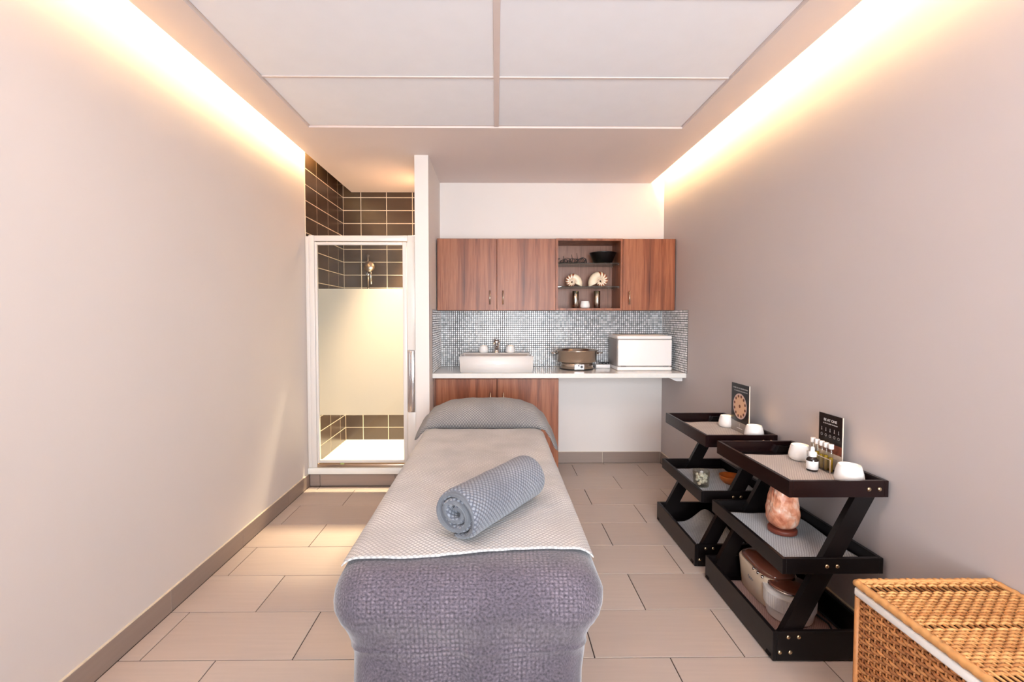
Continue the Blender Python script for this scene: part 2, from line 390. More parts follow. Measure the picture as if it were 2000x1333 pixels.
def tile_mesh(name, dx, dy, dz, bev, material):
    """a rounded slab, centred in x and y, standing on z = 0; shared between equal pieces"""
    k = (name, round(dx, 3), round(dy, 3), round(dz, 4))
    if k not in _cache:
        b_ = MB(); b_.box(-dx / 2, dx / 2, -dy / 2, dy / 2, 0, dz, bev, 1)
        me = bpy.data.meshes.new(name); me.from_pydata(b_.v, [], b_.f); me.materials.append(material); _cache[k] = me
    return _cache[k]
def smoothn(x, y, s=0): # cheap value noise
    return (math.sin(x * 1.7 + s) * math.cos(y * 1.3 + s * 2.1) + 0.5 * math.sin(x * 3.9 + y * 2.7 + s * 1.3) + 0.3 * math.cos(x * 7.1 - y * 6.3 + s)) / 1.8

# ================================================================== THE SETTING
floor = MB().box(XL - .1, XR + .1, YF - .1, YSB + .1, -0.12, -0.003).build('floor', M['grout_d'], kind='structure')
X0, Y0, TW, TD, G = -1.408, 1.787, 0.6, 0.3, 0.0042
k0 = math.floor((YF - Y0) / TD)
for k in range(k0, 9):
    y0 = Y0 + TD * k; y1 = y0 + TD
    xo = X0 + (0.3 if k % 2 else 0.0)
    for j in range(-2, 8):
        x0 = max(xo + TW * j, XL + 0.012); x1 = min(xo + TW * (j + 1), XR - 0.012)
        ya, yb = max(y0, YF), min(y1, YB - 0.012)
        segs = [(x0, x1, ya, yb)]
        if yb > YSR - .02:      # the tiles stop at the shower step and the partition
            if x1 < PX1: segs = [(x0, x1, ya, min(yb, YSR - 0.012))] if x1 < PX0 else [(x0, x1, ya, min(yb, PY - 0.002))]
            elif x0 < PX1: segs = [(PX1 + .002, x1, ya, yb)]
        elif yb > PY and x0 < PX1 and x1 > PX0:
            segs = [(x0, x1, ya, PY - .002)]
            if x0 < PX0: segs.append((x0, PX0 - .002, PY, yb))
            if x1 > PX1: segs.append((PX1 + .002, x1, PY, yb))
        for (xa, xb, a, b_) in segs:
            if xb - xa < 0.03 or b_ - a < 0.02: continue
            inst('floor_tile', tile_mesh('floor_tile', xb - xa - G, b_ - a - G, 0.004, 0.0008, M['floor']), ((xa + xb) / 2, (a + b_) / 2, -0.004), floor)

wl = MB().box(XL - .12, XL, YF - .12, YSB + .12, -0.003, ZTOP).build('wall_left', M['wall_l'], kind='structure')
wr = MB().box(XR, XR + .12, YF - .12, YB + .12, -0.003, ZTOP).build('wall_right', M['wall_r'], kind='structure')
wb = MB().box(PX1, XR, YB, YB + .12, -0.003, ZTOP).build('wall_back', M['wall'], kind='structure')
wp = MB().box(PX0, PX1, PY, YSB + .12, -0.003, ZC).build('wall_partition', M['wall'], kind='structure')
wsb = MB().box(XL, PX0, YSB - 0.0022, YSB + .12, -0.003, ZTOP).build('wall_shower_back', M['grout_l'], kind='structure')
# wall behind the camera, with a large unseen window added for neutral light
wx0, wx1, wz0, wz1 = -0.5, 1.4, 0.4, 2.3
mb = MB().box(XL, wx0, YF - .12, YF, 0, ZTOP).box(wx1, XR, YF - .12, YF, 0, ZTOP).box(wx0, wx1, YF - .12, YF, 0, wz0).box(wx0, wx1, YF - .12, YF, wz1, ZTOP)
mb.build('wall_front', M['wall'], kind='structure')
mb = MB().box(wx0, wx1, YF - .07, YF - .03, wz0, wz0 + .05).box(wx0, wx1, YF - .07, YF - .03, wz1 - .05, wz1)
for xx in (wx0, (wx0 + wx1) / 2 - .025, wx1 - .05): mb.box(xx, xx + .05, YF - .07, YF - .03, wz0 + .05, wz1 - .05)
win = mb.build('added_window_1', M['white_al'], kind='structure')
for a in ((wx0 + .05, (wx0 + wx1) / 2 - .025), ((wx0 + wx1) / 2 + .025, wx1 - .05)):
    MB().box(a[0], a[1], YF - .052, YF - .046, wz0 + .05, wz1 - .05).build('pane', M['glass'], win)

# ceiling: structural slab, dropped soffit with an opening, panels in a metal grid
PXA, PXB, PYB = -1.205, 1.205, 3.028
ceil = MB().box(XL - .12, XR + .12, YF - .12, YSB + .12, ZTOP, ZTOP + .1)
ceil.box(SXL, PXA, YF, YSB - .0, ZC, ZC + .03).box(PXB, SXR, YF, YB, ZC, ZC + .03)
ceil.box(PXA, PXB, PYB, YB, ZC, ZC + .03).box(PXA, PX0 + .05, YB, YSB, ZC, ZC + .03)
ceil = ceil.build('ceiling', M['ceil'], kind='structure')
mb = MB().box(SXL + .06, SXL + .075, YF, YSB, ZC + .03, ZTOP).box(SXR - .075, SXR - .06, YF, YB, ZC + .03, ZTOP)  # unseen boards added to confine the strip light to the coves
mb.build('cove_light_baffle', M['cavity'], ceil)
rows = [PYB - 0.008 - 0.605 * i for i in range(9)]
for i in range(8):
    for (xa, xb) in ((PXA + .012, -0.0125), (0.0165, PXB - .012)):
        ya, yb = max(rows[i + 1] + .006, YF + .01), rows[i] - .006
        if yb - ya < .05: continue
        if i == 3:     # this row carries the two added light panels, out of the camera's view
            continue
        inst('ceiling_panel', tile_mesh('ceiling_panel', xb - xa, yb - ya, 0.015, 0.001, M['ctile']), ((xa + xb) / 2, (ya + yb) / 2, ZC + .010), ceil)
MB().box(-0.0125, 0.0165, YF, PYB - .01, ZC + .004, ZC + .03).build('grid_runner', M['tbar'], ceil)
for i in range(1, 8):
    MB().box(PXA + .01, PXB - .01, rows[i] - .0075, rows[i] + .0075, ZC + .0055, ZC + .03).build('grid_cross_tee', M['tbar'], ceil)
mb = MB().box(PXA, PXA + .009, YF, PYB, ZC + .012, ZC + .03).box(PXB - .009, PXB, YF, PYB, ZC + .012, ZC + .03).box(PXA, PXB, PYB - .009, PYB, ZC + .012, ZC + .03)
mb.build('shadow_gap_trim', M['tbar'], ceil)
for (xa, xb, w) in ((PXA + .012, -0.0125, 'left'), (0.0165, PXB - .012, 'right')):
    ya, yb = rows[4] + .006, rows[3] - .006
    t = empty('added_light_panel', ((xa + xb) / 2, (ya + yb) / 2, ZC), 'added unseen flat white ceiling light panel in the grid, %s one' % w, 'ceiling light', 'added ceiling light panels')
    MB().box(xa, xb, ya, yb, ZC + .012, ZC + .03).build('housing', M['white_al'], t)
    MB().box(xa + .02, xb - .02, ya + .02, yb - .02, ZC + .008, ZC + .0115).build('diffuser', M['panel_fill'], t)

# cove LED strips
MB().box(SXL + .012, SXL + .024, YF + .1, 3.82, ZC + .075, ZC + .087).build('cove_light_strip', M['led'], None, 'warm light strip hidden in the ceiling cove along the pale wall', 'light strip', 'cove light strips')
MB().box(SXR - .024, SXR - .012, YF + .1, YB - .03, ZC + .075, ZC + .087).build('cove_light_strip', M['led'], None, 'warm light strip hidden in the ceiling cove along the taupe wall', 'light strip', 'cove light strips')

# skirting tiles
def skirting(name, pieces, axis, lo, hi, fixed, first, step=0.6):
    """thin backing strip with separate tiles on it"""
    th = 0.011
    if axis == 'y': b_ = MB().box(fixed[0], fixed[0] + math.copysign(th - .001, fixed[1]), lo, hi, 0, 0.103)
    else: b_ = MB().box(lo, hi, fixed[0], fixed[0] + math.copysign(th - .001, fixed[1]), 0, 0.103)
    base = b_.build(name, M['grout_l'], kind='structure')
    cuts = [lo] + [c for c in [first + step * i for i in range(-10, 14)] if lo + .03 < c < hi - .03] + [hi]
    for a, b2 in zip(cuts, cuts[1:]):
        ln = b2 - a - .0025; c = (a + b2) / 2; o_ = fixed[0] + math.copysign(th / 2 + .001, fixed[1])
        if axis == 'y': inst('skirting_tile', tile_mesh('skirt_y', th, ln, .1, .001, M['skirt']), (o_, c, 0.0005), base)
        else: inst('skirting_tile', tile_mesh('skirt_x', ln, th, .1, .001, M['skirt']), (c, o_, 0.0005), base)
skirting('baseboard_left', 0, 'y', YF, YSR - .002, (XL, 1), 2.09)
skirting('baseboard_right', 0, 'y', YF, YB - .014, (XR, -1), 2.3)
skirting('baseboard_back', 0, 'x', 0.52, XR - .012, (YB, -1), 0.985)
st = MB().box(XL, PX0 - .001, YSR + .006, YSR + .04, -.003, 0.098).build('trim_1', M['grout_d'], kind='structure')
for a, b2 in ((XL + .013, -1.412), (-1.412, -0.812), (-0.812, PX0 - .002)):
    inst('riser_tile', tile_mesh('riser', b2 - a - .003, .010, .093, .001, M['skirt']), ((a + b2) / 2, YSR + .002, 0.0015), st)

# dark wall tiles in the shower (quarter-metre tiles in a straight grid)
ZT0, TP = 0.256 - 0.126, 0.126
zs = [ZT0 + TP * i for i in range(0, 21)]
def wall_tiles(parent, axis, cuts, fix, sgn):
    for a, b2 in zip(cuts, cuts[1:]):
        for i in range(len(zs)):
            z0, z1 = zs[i], min(zs[i] + TP, ZTOP - .02)
            if z1 - z0 < .02: continue
            ln, hh, c = b2 - a - .0062, z1 - z0 - .0062, (a + b2) / 2
            if axis == 'x': inst('wall_tile', tile_mesh('tile_x', ln, .006, hh, .0012, M['stile']), (c, fix + sgn * .003, z0 + .003), parent)
            else: inst('wall_tile', tile_mesh('tile_y', .006, ln, hh, .0012, M['stile']), (fix + sgn * .003, c, z0 + .003), parent)
wall_tiles(wsb, 'x', [XL + .006, -1.326, -1.075, -0.822, PX0 - .006], YSB, 1 * -1 + 1 - 0.2)
gl = MB().box(XL, XL + .0058, YSR + .005, YSB + .004, .1, ZTOP - .01).build('tile_bed', M['grout_l'], wl)
gr = MB().box(PX0 - .0058, PX0, YSR + .005, YSB + .004, .1, ZC).build('tile_bed', M['grout_l'], wp)
wall_tiles(wl, 'y', [YSR + .006, 3.908, 4.163, 4.42, YSB - .004], XL + .0015, 1)
wall_tiles_right = [YSR + .006, 3.908, 4.163, 4.42, YSB - .004]
zs = [z for z in zs if z + TP <= ZC]
wall_tiles(wp, 'y', wall_tiles_right, PX0 - .0015, -1)

# mosaic splashback: thousands of tiny tiles, one joined field per wall
MP = 0.0188
def mosaic(parent, axis, a0, a1, z0, z1, fix, sgn):
    bed = MB(); fld = MB()
    if axis == 'x': bed.box(a0, a1, fix, fix + sgn * .003, z0, z1)
    else: bed.box(fix, fix + sgn * .003, a0, a1, z0, z1)
    na, nz = int(round((a1 - a0) / MP)), int(round((z1 - z0) / MP)); pa, pz = (a1 - a0) / na, (z1 - z0) / nz
    for i in range(na):
        for j in range(nz):
            a, b2, c, d = a0 + pa * i + .0019, a0 + pa * (i + 1) - .0019, z0 + pz * j + .0019, z0 + pz * (j + 1) - .0019
            t1 = .0046 + random.uniform(-.0003, .0003); e = .0012
            if axis == 'x':
                q = [(a, fix + sgn * .0028, c), (b2, fix + sgn * .0028, c), (b2, fix + sgn * .0028, d), (a, fix + sgn * .0028, d)]
                w = [random.uniform(-.0002, .0002) for _ in range(4)]
                q += [(a + e, fix + sgn * (t1 + w[0]), c + e), (b2 - e, fix + sgn * (t1 + w[1]), c + e), (b2 - e, fix + sgn * (t1 + w[2]), d - e), (a + e, fix + sgn * (t1 + w[3]), d - e)]
            else:
                q = [(fix + sgn * .0028, a, c), (fix + sgn * .0028, b2, c), (fix + sgn * .0028, b2, d), (fix + sgn * .0028, a, d)]
                q += [(fix + sgn * t1, a + e, c + e), (fix + sgn * t1, b2 - e, c + e), (fix + sgn * t1, b2 - e, d - e), (fix + sgn * t1, a + e, d - e)]
            fld.add(q, [(4, 5, 6, 7), (0, 1, 5, 4), (1, 2, 6, 5), (2, 3, 7, 6), (3, 0, 4, 7)])
    bed.build('mosaic_grout', M['grout_m'], parent)
    fld.build('mosaic_tiles', M['mosaic'], parent, kind='stuff')
CT = 0.900                # worktop height
mosaic(wb, 'x', PX1 + .006, XR - .006, CT + .001, 1.412, YB, -1)
mosaic(wp, 'y', 3.705, YB - .006, CT + .001, 1.412, PX1, 1)
mosaic(wr, 'y', 3.685, YB - .006, CT + .001, 1.412, XR, -1)

# ================================================================== SHOWER
mb = MB().box(XL + .002, PX0 - .009, YSR - .022, YSR + .05, .1, .150, .008, 2)
mb.box(XL + .009, PX0 - .009, YSR + .05, YSB - .002, .1, .131, .003, 1)
tray = empty('shower_tray', (-1.06, 4.1, .1), 'low white shower tray with a raised front lip behind glass', 'shower tray')
mb.build('tray_body', M['acryl'], tray)
MB().cyl((-0.94, 4.12, .1295), .045, .006, 24).build('drain_cover', M['plast'], tray)

enc = empty('shower_enclosure', (-1.06, YSR + .02, .15), 'framed glass shower enclosure with a frosted band across its door', 'shower door')
ya, yb = YSR - .006, YSR + .034
mb = MB().box(XL + .003, -1.476, ya + .004, yb - .006, .151, 1.99, .003).box(-1.476, -1.432, ya, yb, .151, 1.998, .004)
mb.build('jamb', M['white_al'], enc)
jr = MB().box(-.700, PX0 - .002, ya + .004, yb, .151, 1.998, .004).build('jamb', M['white_al'], enc)
MB().box(-1.432, -.700, ya, yb, 1.952, 1.996, .004).build('header_rail', M['white_al'], enc)
MB().box(-1.432, -.700, ya, yb, .151, .178, .003).build('sill_rail', M['nickel'], enc)
dy0, dy1 = ya - .004, ya + .024
door = MB().box(-1.428, -1.409, dy0, dy1, .19, 1.944, .003).box(-.738, -.706, dy0, dy1, .19, 1.944, .003).box(-1.409, -.738, dy0, dy1, 1.922, 1.944, .003).box(-1.409, -.738, dy0, dy1, .19, .214, .003).build('door', M['white_al'], enc)
MB().box(-1.409, -.738, dy0 + .012, dy0 + .017, .214, 1.922).build('glass_panel', M['glass'], door)
MB().box(-1.4085, -.7385, dy0 + .0172, dy0 + .0182, .572, 1.578).build('frosted_band', M['frost'], door)
MB().box(-.704, -.648, dy0 - .012, dy0 + .006, .60, 1.09, .006).box(-.690, -.684, dy0 - .014, dy0 - .010, .60, 1.09).build('pull_handle', M['silver_al'], door)
for za, zb in ((.19, .598), (1.092, 1.944)): MB().box(-.704, -.640, dy0 - .001, dy0 + .008, za, zb, .003).build('closing_profile', M['white_al'], door)
MB().box(-1.245, -1.215, dy0 - .004, dy0 + .006, .178, .190, .002).build('seal_clip', M['green'], door)

rail = empty('hand_shower', (-1.26, YSB - .05, 1.2), 'chrome hand shower on a vertical rail against dark tiles', 'shower head')
xr_ = ON(718.5, 495, y=YSB - .06).x
MB().tube([(xr_, YSB - .06, 1.15), (xr_, YSB - .06, 1.96)], .010, 14).build('rail', M['chrome'], rail)
for za in (1.16, 1.95): MB().cyl((xr_, YSB - .06, za), .012, .06, 14, 'y').build('rail_bracket', M['chrome'], rail)
hc = ON(722, 522, y=YSB - .13)
prof = [(0.002, 0), (.040, .002), (.052, .010), (.055, .018), (.046, .030), (.02, .040), (.004, .042)]
hb = MB().lathe((0, 0, 0), prof, 28)
rot = Matrix.Rotation(math.radians(78), 4, 'X')
hb.v = [tuple(rot @ Vector(p) + Vector(hc)) for p in hb.v]
hd = hb.build('head', M['nickel'], rail)
fb = MB().lathe((0, 0, -.001), [(.001, -.001), (.042, 0), (.042, .003)], 28)
fb.v = [tuple(rot @ Vector(p) + Vector(hc)) for p in fb.v]; fb.build('spray_face', M['greyplast'], hd)
MB().tube([hc + Vector((0, .02, -.03)), hc + Vector((.002, .035, -.10)), hc + Vector((.004, .045, -.16))], [.014, .012, .010], 12).build('handle', M['chrome'], rail)
MB().box(xr_ - .018, xr_ + .018, YSB - .085, YSB - .035, hc.z - .08, hc.z - .04, .005).build('slider', M['chrome'], rail)
pts = [(xr_ + .004 + .035 * math.sin(t * PI), YSB - .075, hc.z - .16 - .75 * math.sin(t * PI)) if t < .5 else (xr_ + .004 + .035 + .06 * (t - .5), YSB - .06, hc.z - .16 - .75 * math.sin(t * PI)) for t in [i / 24 for i in range(20)]]
MB().tube(pts, .0065, 8).build('hose', M['chrome'], rail)
# recessed downlight over the shower
dl = empty('shower_downlight', (-.69, 4.15, ZC), 'small recessed downlight in the ceiling above the shower tray', 'downlight')
MB().lathe((-.69, 4.15, ZC - .004), [(.024, 0), (.036, .0), (.036, .006), (.024, .006)], 24).build('trim_ring', M['white_al'], dl)
MB().cyl((-.69, 4.15, ZC - .002), .024, .003, 24).build('lens', M['lampdisc'], dl)
sl = bpy.data.lights.new('shower_spot', 'SPOT'); sl.energy = SHOWER_W; sl.color = (1.0, .77, .50); sl.spot_size = math.radians(92); sl.spot_blend = .6; sl.shadow_soft_size = .05
so = bpy.data.objects.new('shower_spot', sl); COL.objects.link(so); so.parent = dl; so.location = (-0.01, 0, -.02); so.rotation_euler = (math.radians(0), math.radians(-12), 0)

# ================================================================== KITCHENETTE
def bar_handle(parent, x, y, z0, z1):
    yy = y - .028
    MB().tube([(x, y, z0 + .012), (x, yy, z0 + .012)], .0045, 10).tube([(x, y, z1 - .012), (x, yy, z1 - .012)], .0045, 10).tube([(x, yy, z0), (x, yy, z1)], .0055, 12).build('handle', M['nickel'], parent)
UY, UZ0, UZ1 = 3.945, 1.412, 2.022
def carcass(root, x0, x1, y0, y1, z0, z1, m_out, m_in, t=.016):
    MB().box(x0, x0 + t, y0, y1, z0, z1).build('side_panel', m_out, root); MB().box(x1 - t, x1, y0, y1, z0, z1).build('side_panel', m_out, root)
    MB().box(x0 + t, x1 - t, y0, y1, z1 - t, z1).build('top_panel', m_out, root); MB().box(x0 + t, x1 - t, y0, y1, z0, z0 + t).build('bottom_panel', m_out, root)
    MB().box(x0 + t, x1 - t, y1 - .012, y1, z0 + t, z1 - t).build('back_panel', m_in, root)
def door_(root, x0, x1, z0, z1, y, hx, hz0, hz1):
    d = MB().box(x0 + .0015, x1 - .0015, y - .018, y, z0 + .0015, z1 - .0015, .0012, 1).build('door', M['walnut'], root, at=(x0, y, z0))
    bar_handle(d, hx, y - .018, hz0, hz1); return d
c1 = empty('wall_cabinet', (0, 4.1, UZ0), 'walnut wall cabinet with two doors, above the basin', 'cabinet', 'walnut wall cabinets')
carcass(c1, -.503, .507, UY + .019, YB - .003, UZ0, UZ1, M['walnut'], M['walnut_in'])
door_(c1, -.503, .0045, UZ0, UZ1, UY + .018, -.054, 1.462, 1.578); door_(c1, .0045, .507, UZ0, UZ1, UY + .018, .057, 1.462, 1.578)
c2 = empty('open_shelf_cabinet', (.79, 4.1, UZ0), 'open walnut wall unit with two glass shelves of ornaments', 'shelf unit', 'walnut wall cabinets')
NX0, NX1 = .508, 1.077
carcass(c2, NX0, NX1, UY, YB - .003, UZ0, UZ1, M['walnut'], M['walnut_in'], .018)
SZ1, SZ2 = 1.813, 1.612
for sz in (SZ1, SZ2):
    sh = MB().box(NX0 + .020, NX1 - .020, UY + .03, YB - .018, sz, sz + .007).build('glass_shelf', M['sglass'], c2)
    for px_ in (NX0 + .018, NX1 - .026):
        for py_ in (UY + .05, YB - .06): MB().cyl((px_, py_, sz - .006), .004, .008, 8, 'x').build('shelf_pin', M['chrome'], sh)
c3 = empty('wall_cabinet', (1.3, 4.1, UZ0), 'walnut wall cabinet with one door, against the taupe wall', 'cabinet', 'walnut wall cabinets')
carcass(c3, 1.078, 1.528, UY + .019, YB - .003, UZ0, UZ1, M['walnut'], M['walnut_in'])
door_(c3, 1.078, 1.528, UZ0, UZ1, UY + .018, 1.132, 1.462, 1.576)
c4 = empty('base_cabinet', (0, 4.0, 0), 'walnut base cabinet with two doors, below the basin', 'cabinet')
BY = 3.75
carcass(c4, -.494, .508, BY + .001, YB - .003, .1, CT - .040, M['walnut'], M['walnut_in'])
door_(c4, -.494, .0055, .1, .852, BY, -.047, .62, .745); door_(c4, .0055, .508, .1, .852, BY, .058, .62, .745)
MB().box(-.49, .505, BY + .04, BY + .056, 0, .1).box(-.49, -.474, BY + .056, YB - .01, 0, .1).box(.489, .505, BY + .056, YB - .01, 0, .1).build('kickboard', M['walnut'], c4)
MB().box(-.511, -.496, BY + .001, BY + .017, 0, CT - .040).build('filler_strip', M['walnut_in'], c4)
ct = empty('countertop', (.51, 3.97, CT - .037), 'long white stone worktop between partition and taupe wall', 'worktop')
MB().box(PX1 + .001, XR - .001, 3.70, YB - .001, CT - .037, CT, .002, 1).build('slab', M['quartz'], ct)
MB().prism([(XR - .13, CT - .038), (XR - .001, CT - .038), (XR - .001, CT - .075), (XR - .05, CT - .075)], 3.78, 3.80).build('bracket', M['plast'], ct)

# basin
bx0, bx1, by0, by1, bz0, bz1 = -.303, .306, 3.765, 4.215, CT + .0005, 1.034
bs = empty('basin', (0, 3.99, bz0), 'rectangular white ceramic basin sitting on the worktop', 'basin')
bm = bmesh.new()
outer = [(bx0 + .008, by0 + .008), (bx1 - .008, by0 + .008), (bx1 - .008, by1), (bx0 + .008, by1)]
outer_t = [(bx0, by0), (bx1, by0), (bx1, by1), (bx0, by1)]
inner_t = [(bx0 + .022, by0 + .022), (bx1 - .022, by0 + .022), (bx1 - .022, by1 - .135), (bx0 + .022, by1 - .135)]
inner_b = [(bx0 + .05, by0 + .05), (bx1 - .05, by0 + .05), (bx1 - .05, by1 - .16), (bx0 + .05, by1 - .16)]
rings = [[bm.verts.new((x, y, z)) for x, y in ring] for ring, z in ((outer, bz0), (outer_t, bz1), (inner_t, bz1), (inner_b, bz0 + .03))]
for a, b2 in zip(rings, rings[1:]):
    for i in range(4): bm.faces.new((a[i], a[(i + 1) % 4], b2[(i + 1) % 4], b2[i]))
bm.faces.new(rings[0][::-1]); bm.faces.new(rings[-1])
bmesh.ops.bevel(bm, geom=list(bm.edges), offset=.006, segments=3, affect='EDGES'); bm.verts.index_update()
mb = MB().add([v.co[:] for v in bm.verts], [[v.index for v in f.verts] for f in bm.faces], True); bm.free()
mb.build('bowl', M['ceramic'], bs)
MB().cyl((0, 3.93, bz0 + .030), .022, .004, 20).build('waste', M['chrome'], bs)
fx, fy = .003, 4.13
fa = empty('faucet', (fx, fy, bz1), 'chrome single-lever mixer tap standing on the basin', 'tap')
MB().lathe((fx, fy, bz1), [(.031, 0), (.031, .004), (.028, .008), (.027, .080), (.030, .088), (.030, .108), (.024, .117), (.004, .12)], 24).build('body', M['chrome'], fa)
MB().tube([(fx, fy - .015, bz1 + .062), (fx, fy - .06, bz1 + .058), (fx, fy - .112, bz1 + .044)], [.017, .015, .013], 14).build('spout', M['chrome'], fa)
MB().box(fx - .011, fx + .011, fy - .09, fy + .012, bz1 + .119, bz1 + .127, .003).build('lever', M['chrome'], fa)

# white tea-light holders (seven of them)
CPROF = [(.030, 0), (.040, .003), (.047, .012), (.049, .024), (.046, .045), (.041, .064), (.038, .073), (.0365, .075), (.034, .072), (.033, .066)]
def candle(u, loc, s, label, turn=0.0, mark=True):
    r_ = empty('candle_holder', loc, label, 'candle holder', 'white tea-light holders')
    x, y, z = loc
    MB().lathe((x, y, z), [(a * s, b2 * s) for a, b2 in CPROF], 36).build('cup', M['candle_c'], r_)
    MB().lathe((x, y, z + .060 * s), [(.001, 0), (.0325 * s, 0), (.0325 * s, .006 * s), (.001, .0065 * s)], 28).build('wax', M['wax'], r_)
    return r_
candle('a', (ON(945, 688, y=4.14).x, 4.14, bz1), .86, 'white tea-light holder on the basin, left of the tap')
candle('a', (ON(997, 688, y=4.14).x, 4.14, bz1), .86, 'white tea-light holder on the basin, right of the tap')

# steel pot on a heated base
pc = Vector((ON(1126, 700, y=4.03).x, 4.03, CT + .0005))
pot = empty('heated_pot', pc, 'round stainless steel stone-heating pot with two loop handles', 'pot')
MB().lathe(pc, [(.135, 0), (.140, .006), (.140, .058), (.134, .064)], 48).build('heater_base', M['steel'], pot)
MB().lathe(pc + Vector((0, 0, .064)), [(.150, 0), (.168, .004), (.172, .014), (.176, .092), (.186, .098), (.187, .104), (.178, .106), (.170, .098), (.164, .020), (.02, .014)], 56).build('bowl', M['steel'], pot)
for sg in (-1, 1):
    MB().tube([pc + Vector((sg * .174, -.03, .135)), pc + Vector((sg * .205, -.035, .142)), pc + Vector((sg * .222, -.02, .144)), pc + Vector((sg * .222, .02, .144)), pc + Vector((sg * .205, .035, .142)), pc + Vector((sg * .174, .03, .135))], .006, 10).build('handle', M['chrome'], pot)
MB().box(pc.x - .042, pc.x + .042, pc.y - .1425, pc.y - .134, pc.z + .008, pc.z + .054, .002, 1).build('control_plate', M['silver_al'], pot)
MB().cyl((pc.x - .006, pc.y - .148, pc.z + .042), .006, .008, 12, 'y').build('indicator', M['darkplast'], pot)
MB().cyl((pc.x + .018, pc.y - .155, pc.z + .032), .010, .014, 16, 'y').build('dial', M['darkplast'], pot)
MB().lathe(pc, [(.128, -.0002), (.146, .001), (.146, .006), (.128, .006)], 40).build('foot_ring', M['darkplast'], pot)

# hot towel cabinet
ox0, ox1, oy0, oy1, oz = 1.022, 1.487, 3.885, 4.205, CT + .0005
tw = empty('towel_warmer', ((ox0 + ox1) / 2, 4.05, oz), 'white hot towel cabinet with drop-down door on the worktop', 'towel warmer')
MB().box(ox0 + .002, ox1, oy0 + .03, oy1, oz + .03, oz + .268, .006).build('housing', M['greyplast'], tw)
MB().box(ox0, ox1 - .001, oy0 - .004, oy1, oz, oz + .034, .010, 3).build('base', M['plast'], tw)
MB().box(ox0 + .006, ox1 - .002, oy0 - .002, oy0 + .03, oz + .040, oz + .262, .007, 3).build('door', M['plast'], tw)
for xa in (ox0 + .03, ox1 - .075): MB().box(xa, xa + .045, oy0 - .004, oy0 + .004, oz + .035, oz + .042, .001, 1).build('hinge', M['greyplast'], tw)
lid = MB().box(ox0, ox1, oy0 + .0, oy1, oz + .266, oz + .296, .012, 4).build('lid', M['plast'], tw)
MB().box(ox0 + .03, ox1 - .03, oy0 + .035, oy1 - .03, oz + .2955, oz + .2985, .004, 1).build('lid_recess', M['creamplast'], lid)
for xa in (-.02, .02): MB().cyl(((ox0 + ox1) / 2 + xa, oy0 + .08, oz + .297), .006, .003, 12).build('vent_button', M['terra'], lid)
pw = empty('power_strip', (.95, 4.12, CT), 'short white power strip with black plugs beside the steel pot', 'power strip')
MB().box(.885, 1.012, 4.08, 4.16, CT + .0005, CT + .033, .004).build('body', M['plast'], pw)
for k in range(3): MB().box(.925 + .03 * k, .948 + .03 * k, 4.10, 4.135, CT + .033, CT + .050, .004).build('plug', M['darkplast'], pw)

# things in the open unit
def nx(u, y): return ON(u, 540, y=y).x
z1_, z2_, z3_ = SZ1 + .0075, SZ2 + .0075, UZ0 + .0185
bw = empty('decorative_bowl', (nx(1177, 4.09), 4.09, z1_), 'black flared bowl on the top glass shelf', 'bowl')
MB().lathe(bw.location, [(.066, 0), (.076, .002), (.115, .094), (.118, .098), (.114, .100), (.107, .094), (.070, .010), (.01, .008)], 48).build('vessel', M['bowl'], bw)
tg = MB()
rnd = random.Random(3)
for i in range(16):
    x = nx(1092 + i * 3.4, 4.07) ; a = rnd.uniform(0, 6.28); R_ = rnd.uniform(.016, .034); yy = 4.07 + rnd.uniform(-.05, .05)
    tl = rnd.uniform(-.6, .6); zc = z1_ + .004 + R_ * .8
    pts = []
    for t in range(15):
        an = a + t * .42
        pts.append((min(max(x + R_ * math.cos(an) + .0012 * t, NX0 + .024), .80), yy + R_ * math.sin(an) * math.sin(tl), max(z1_ + .004, zc + R_ * .8 * math.sin(an) * math.cos(tl))))
    tg.tube(pts, [.0042 - .0002 * t for t in range(15)], 6)
for k, x in enumerate((1100, 1116, 1126)):
    x = nx(x, 4.07); tg.tube([(x, 4.06, z1_ + .004), (x + .006, 4.06, z1_ + .04), (x + .0, 4.07, z1_ + .07 + .012 * k)], [.004, .003, .0015], 6)
tg.tube([(nx(1091, 4.07), 4.07, z1_ + .006), (nx(1120, 4.07), 4.05, z1_ + .006), (nx(1143, 4.07), 4.07, z1_ + .006)], .006, 8)
tg.build('twig_bundle', M['twig'], None, 'tangle of dark curled twigs on the top glass shelf', 'dried twigs')
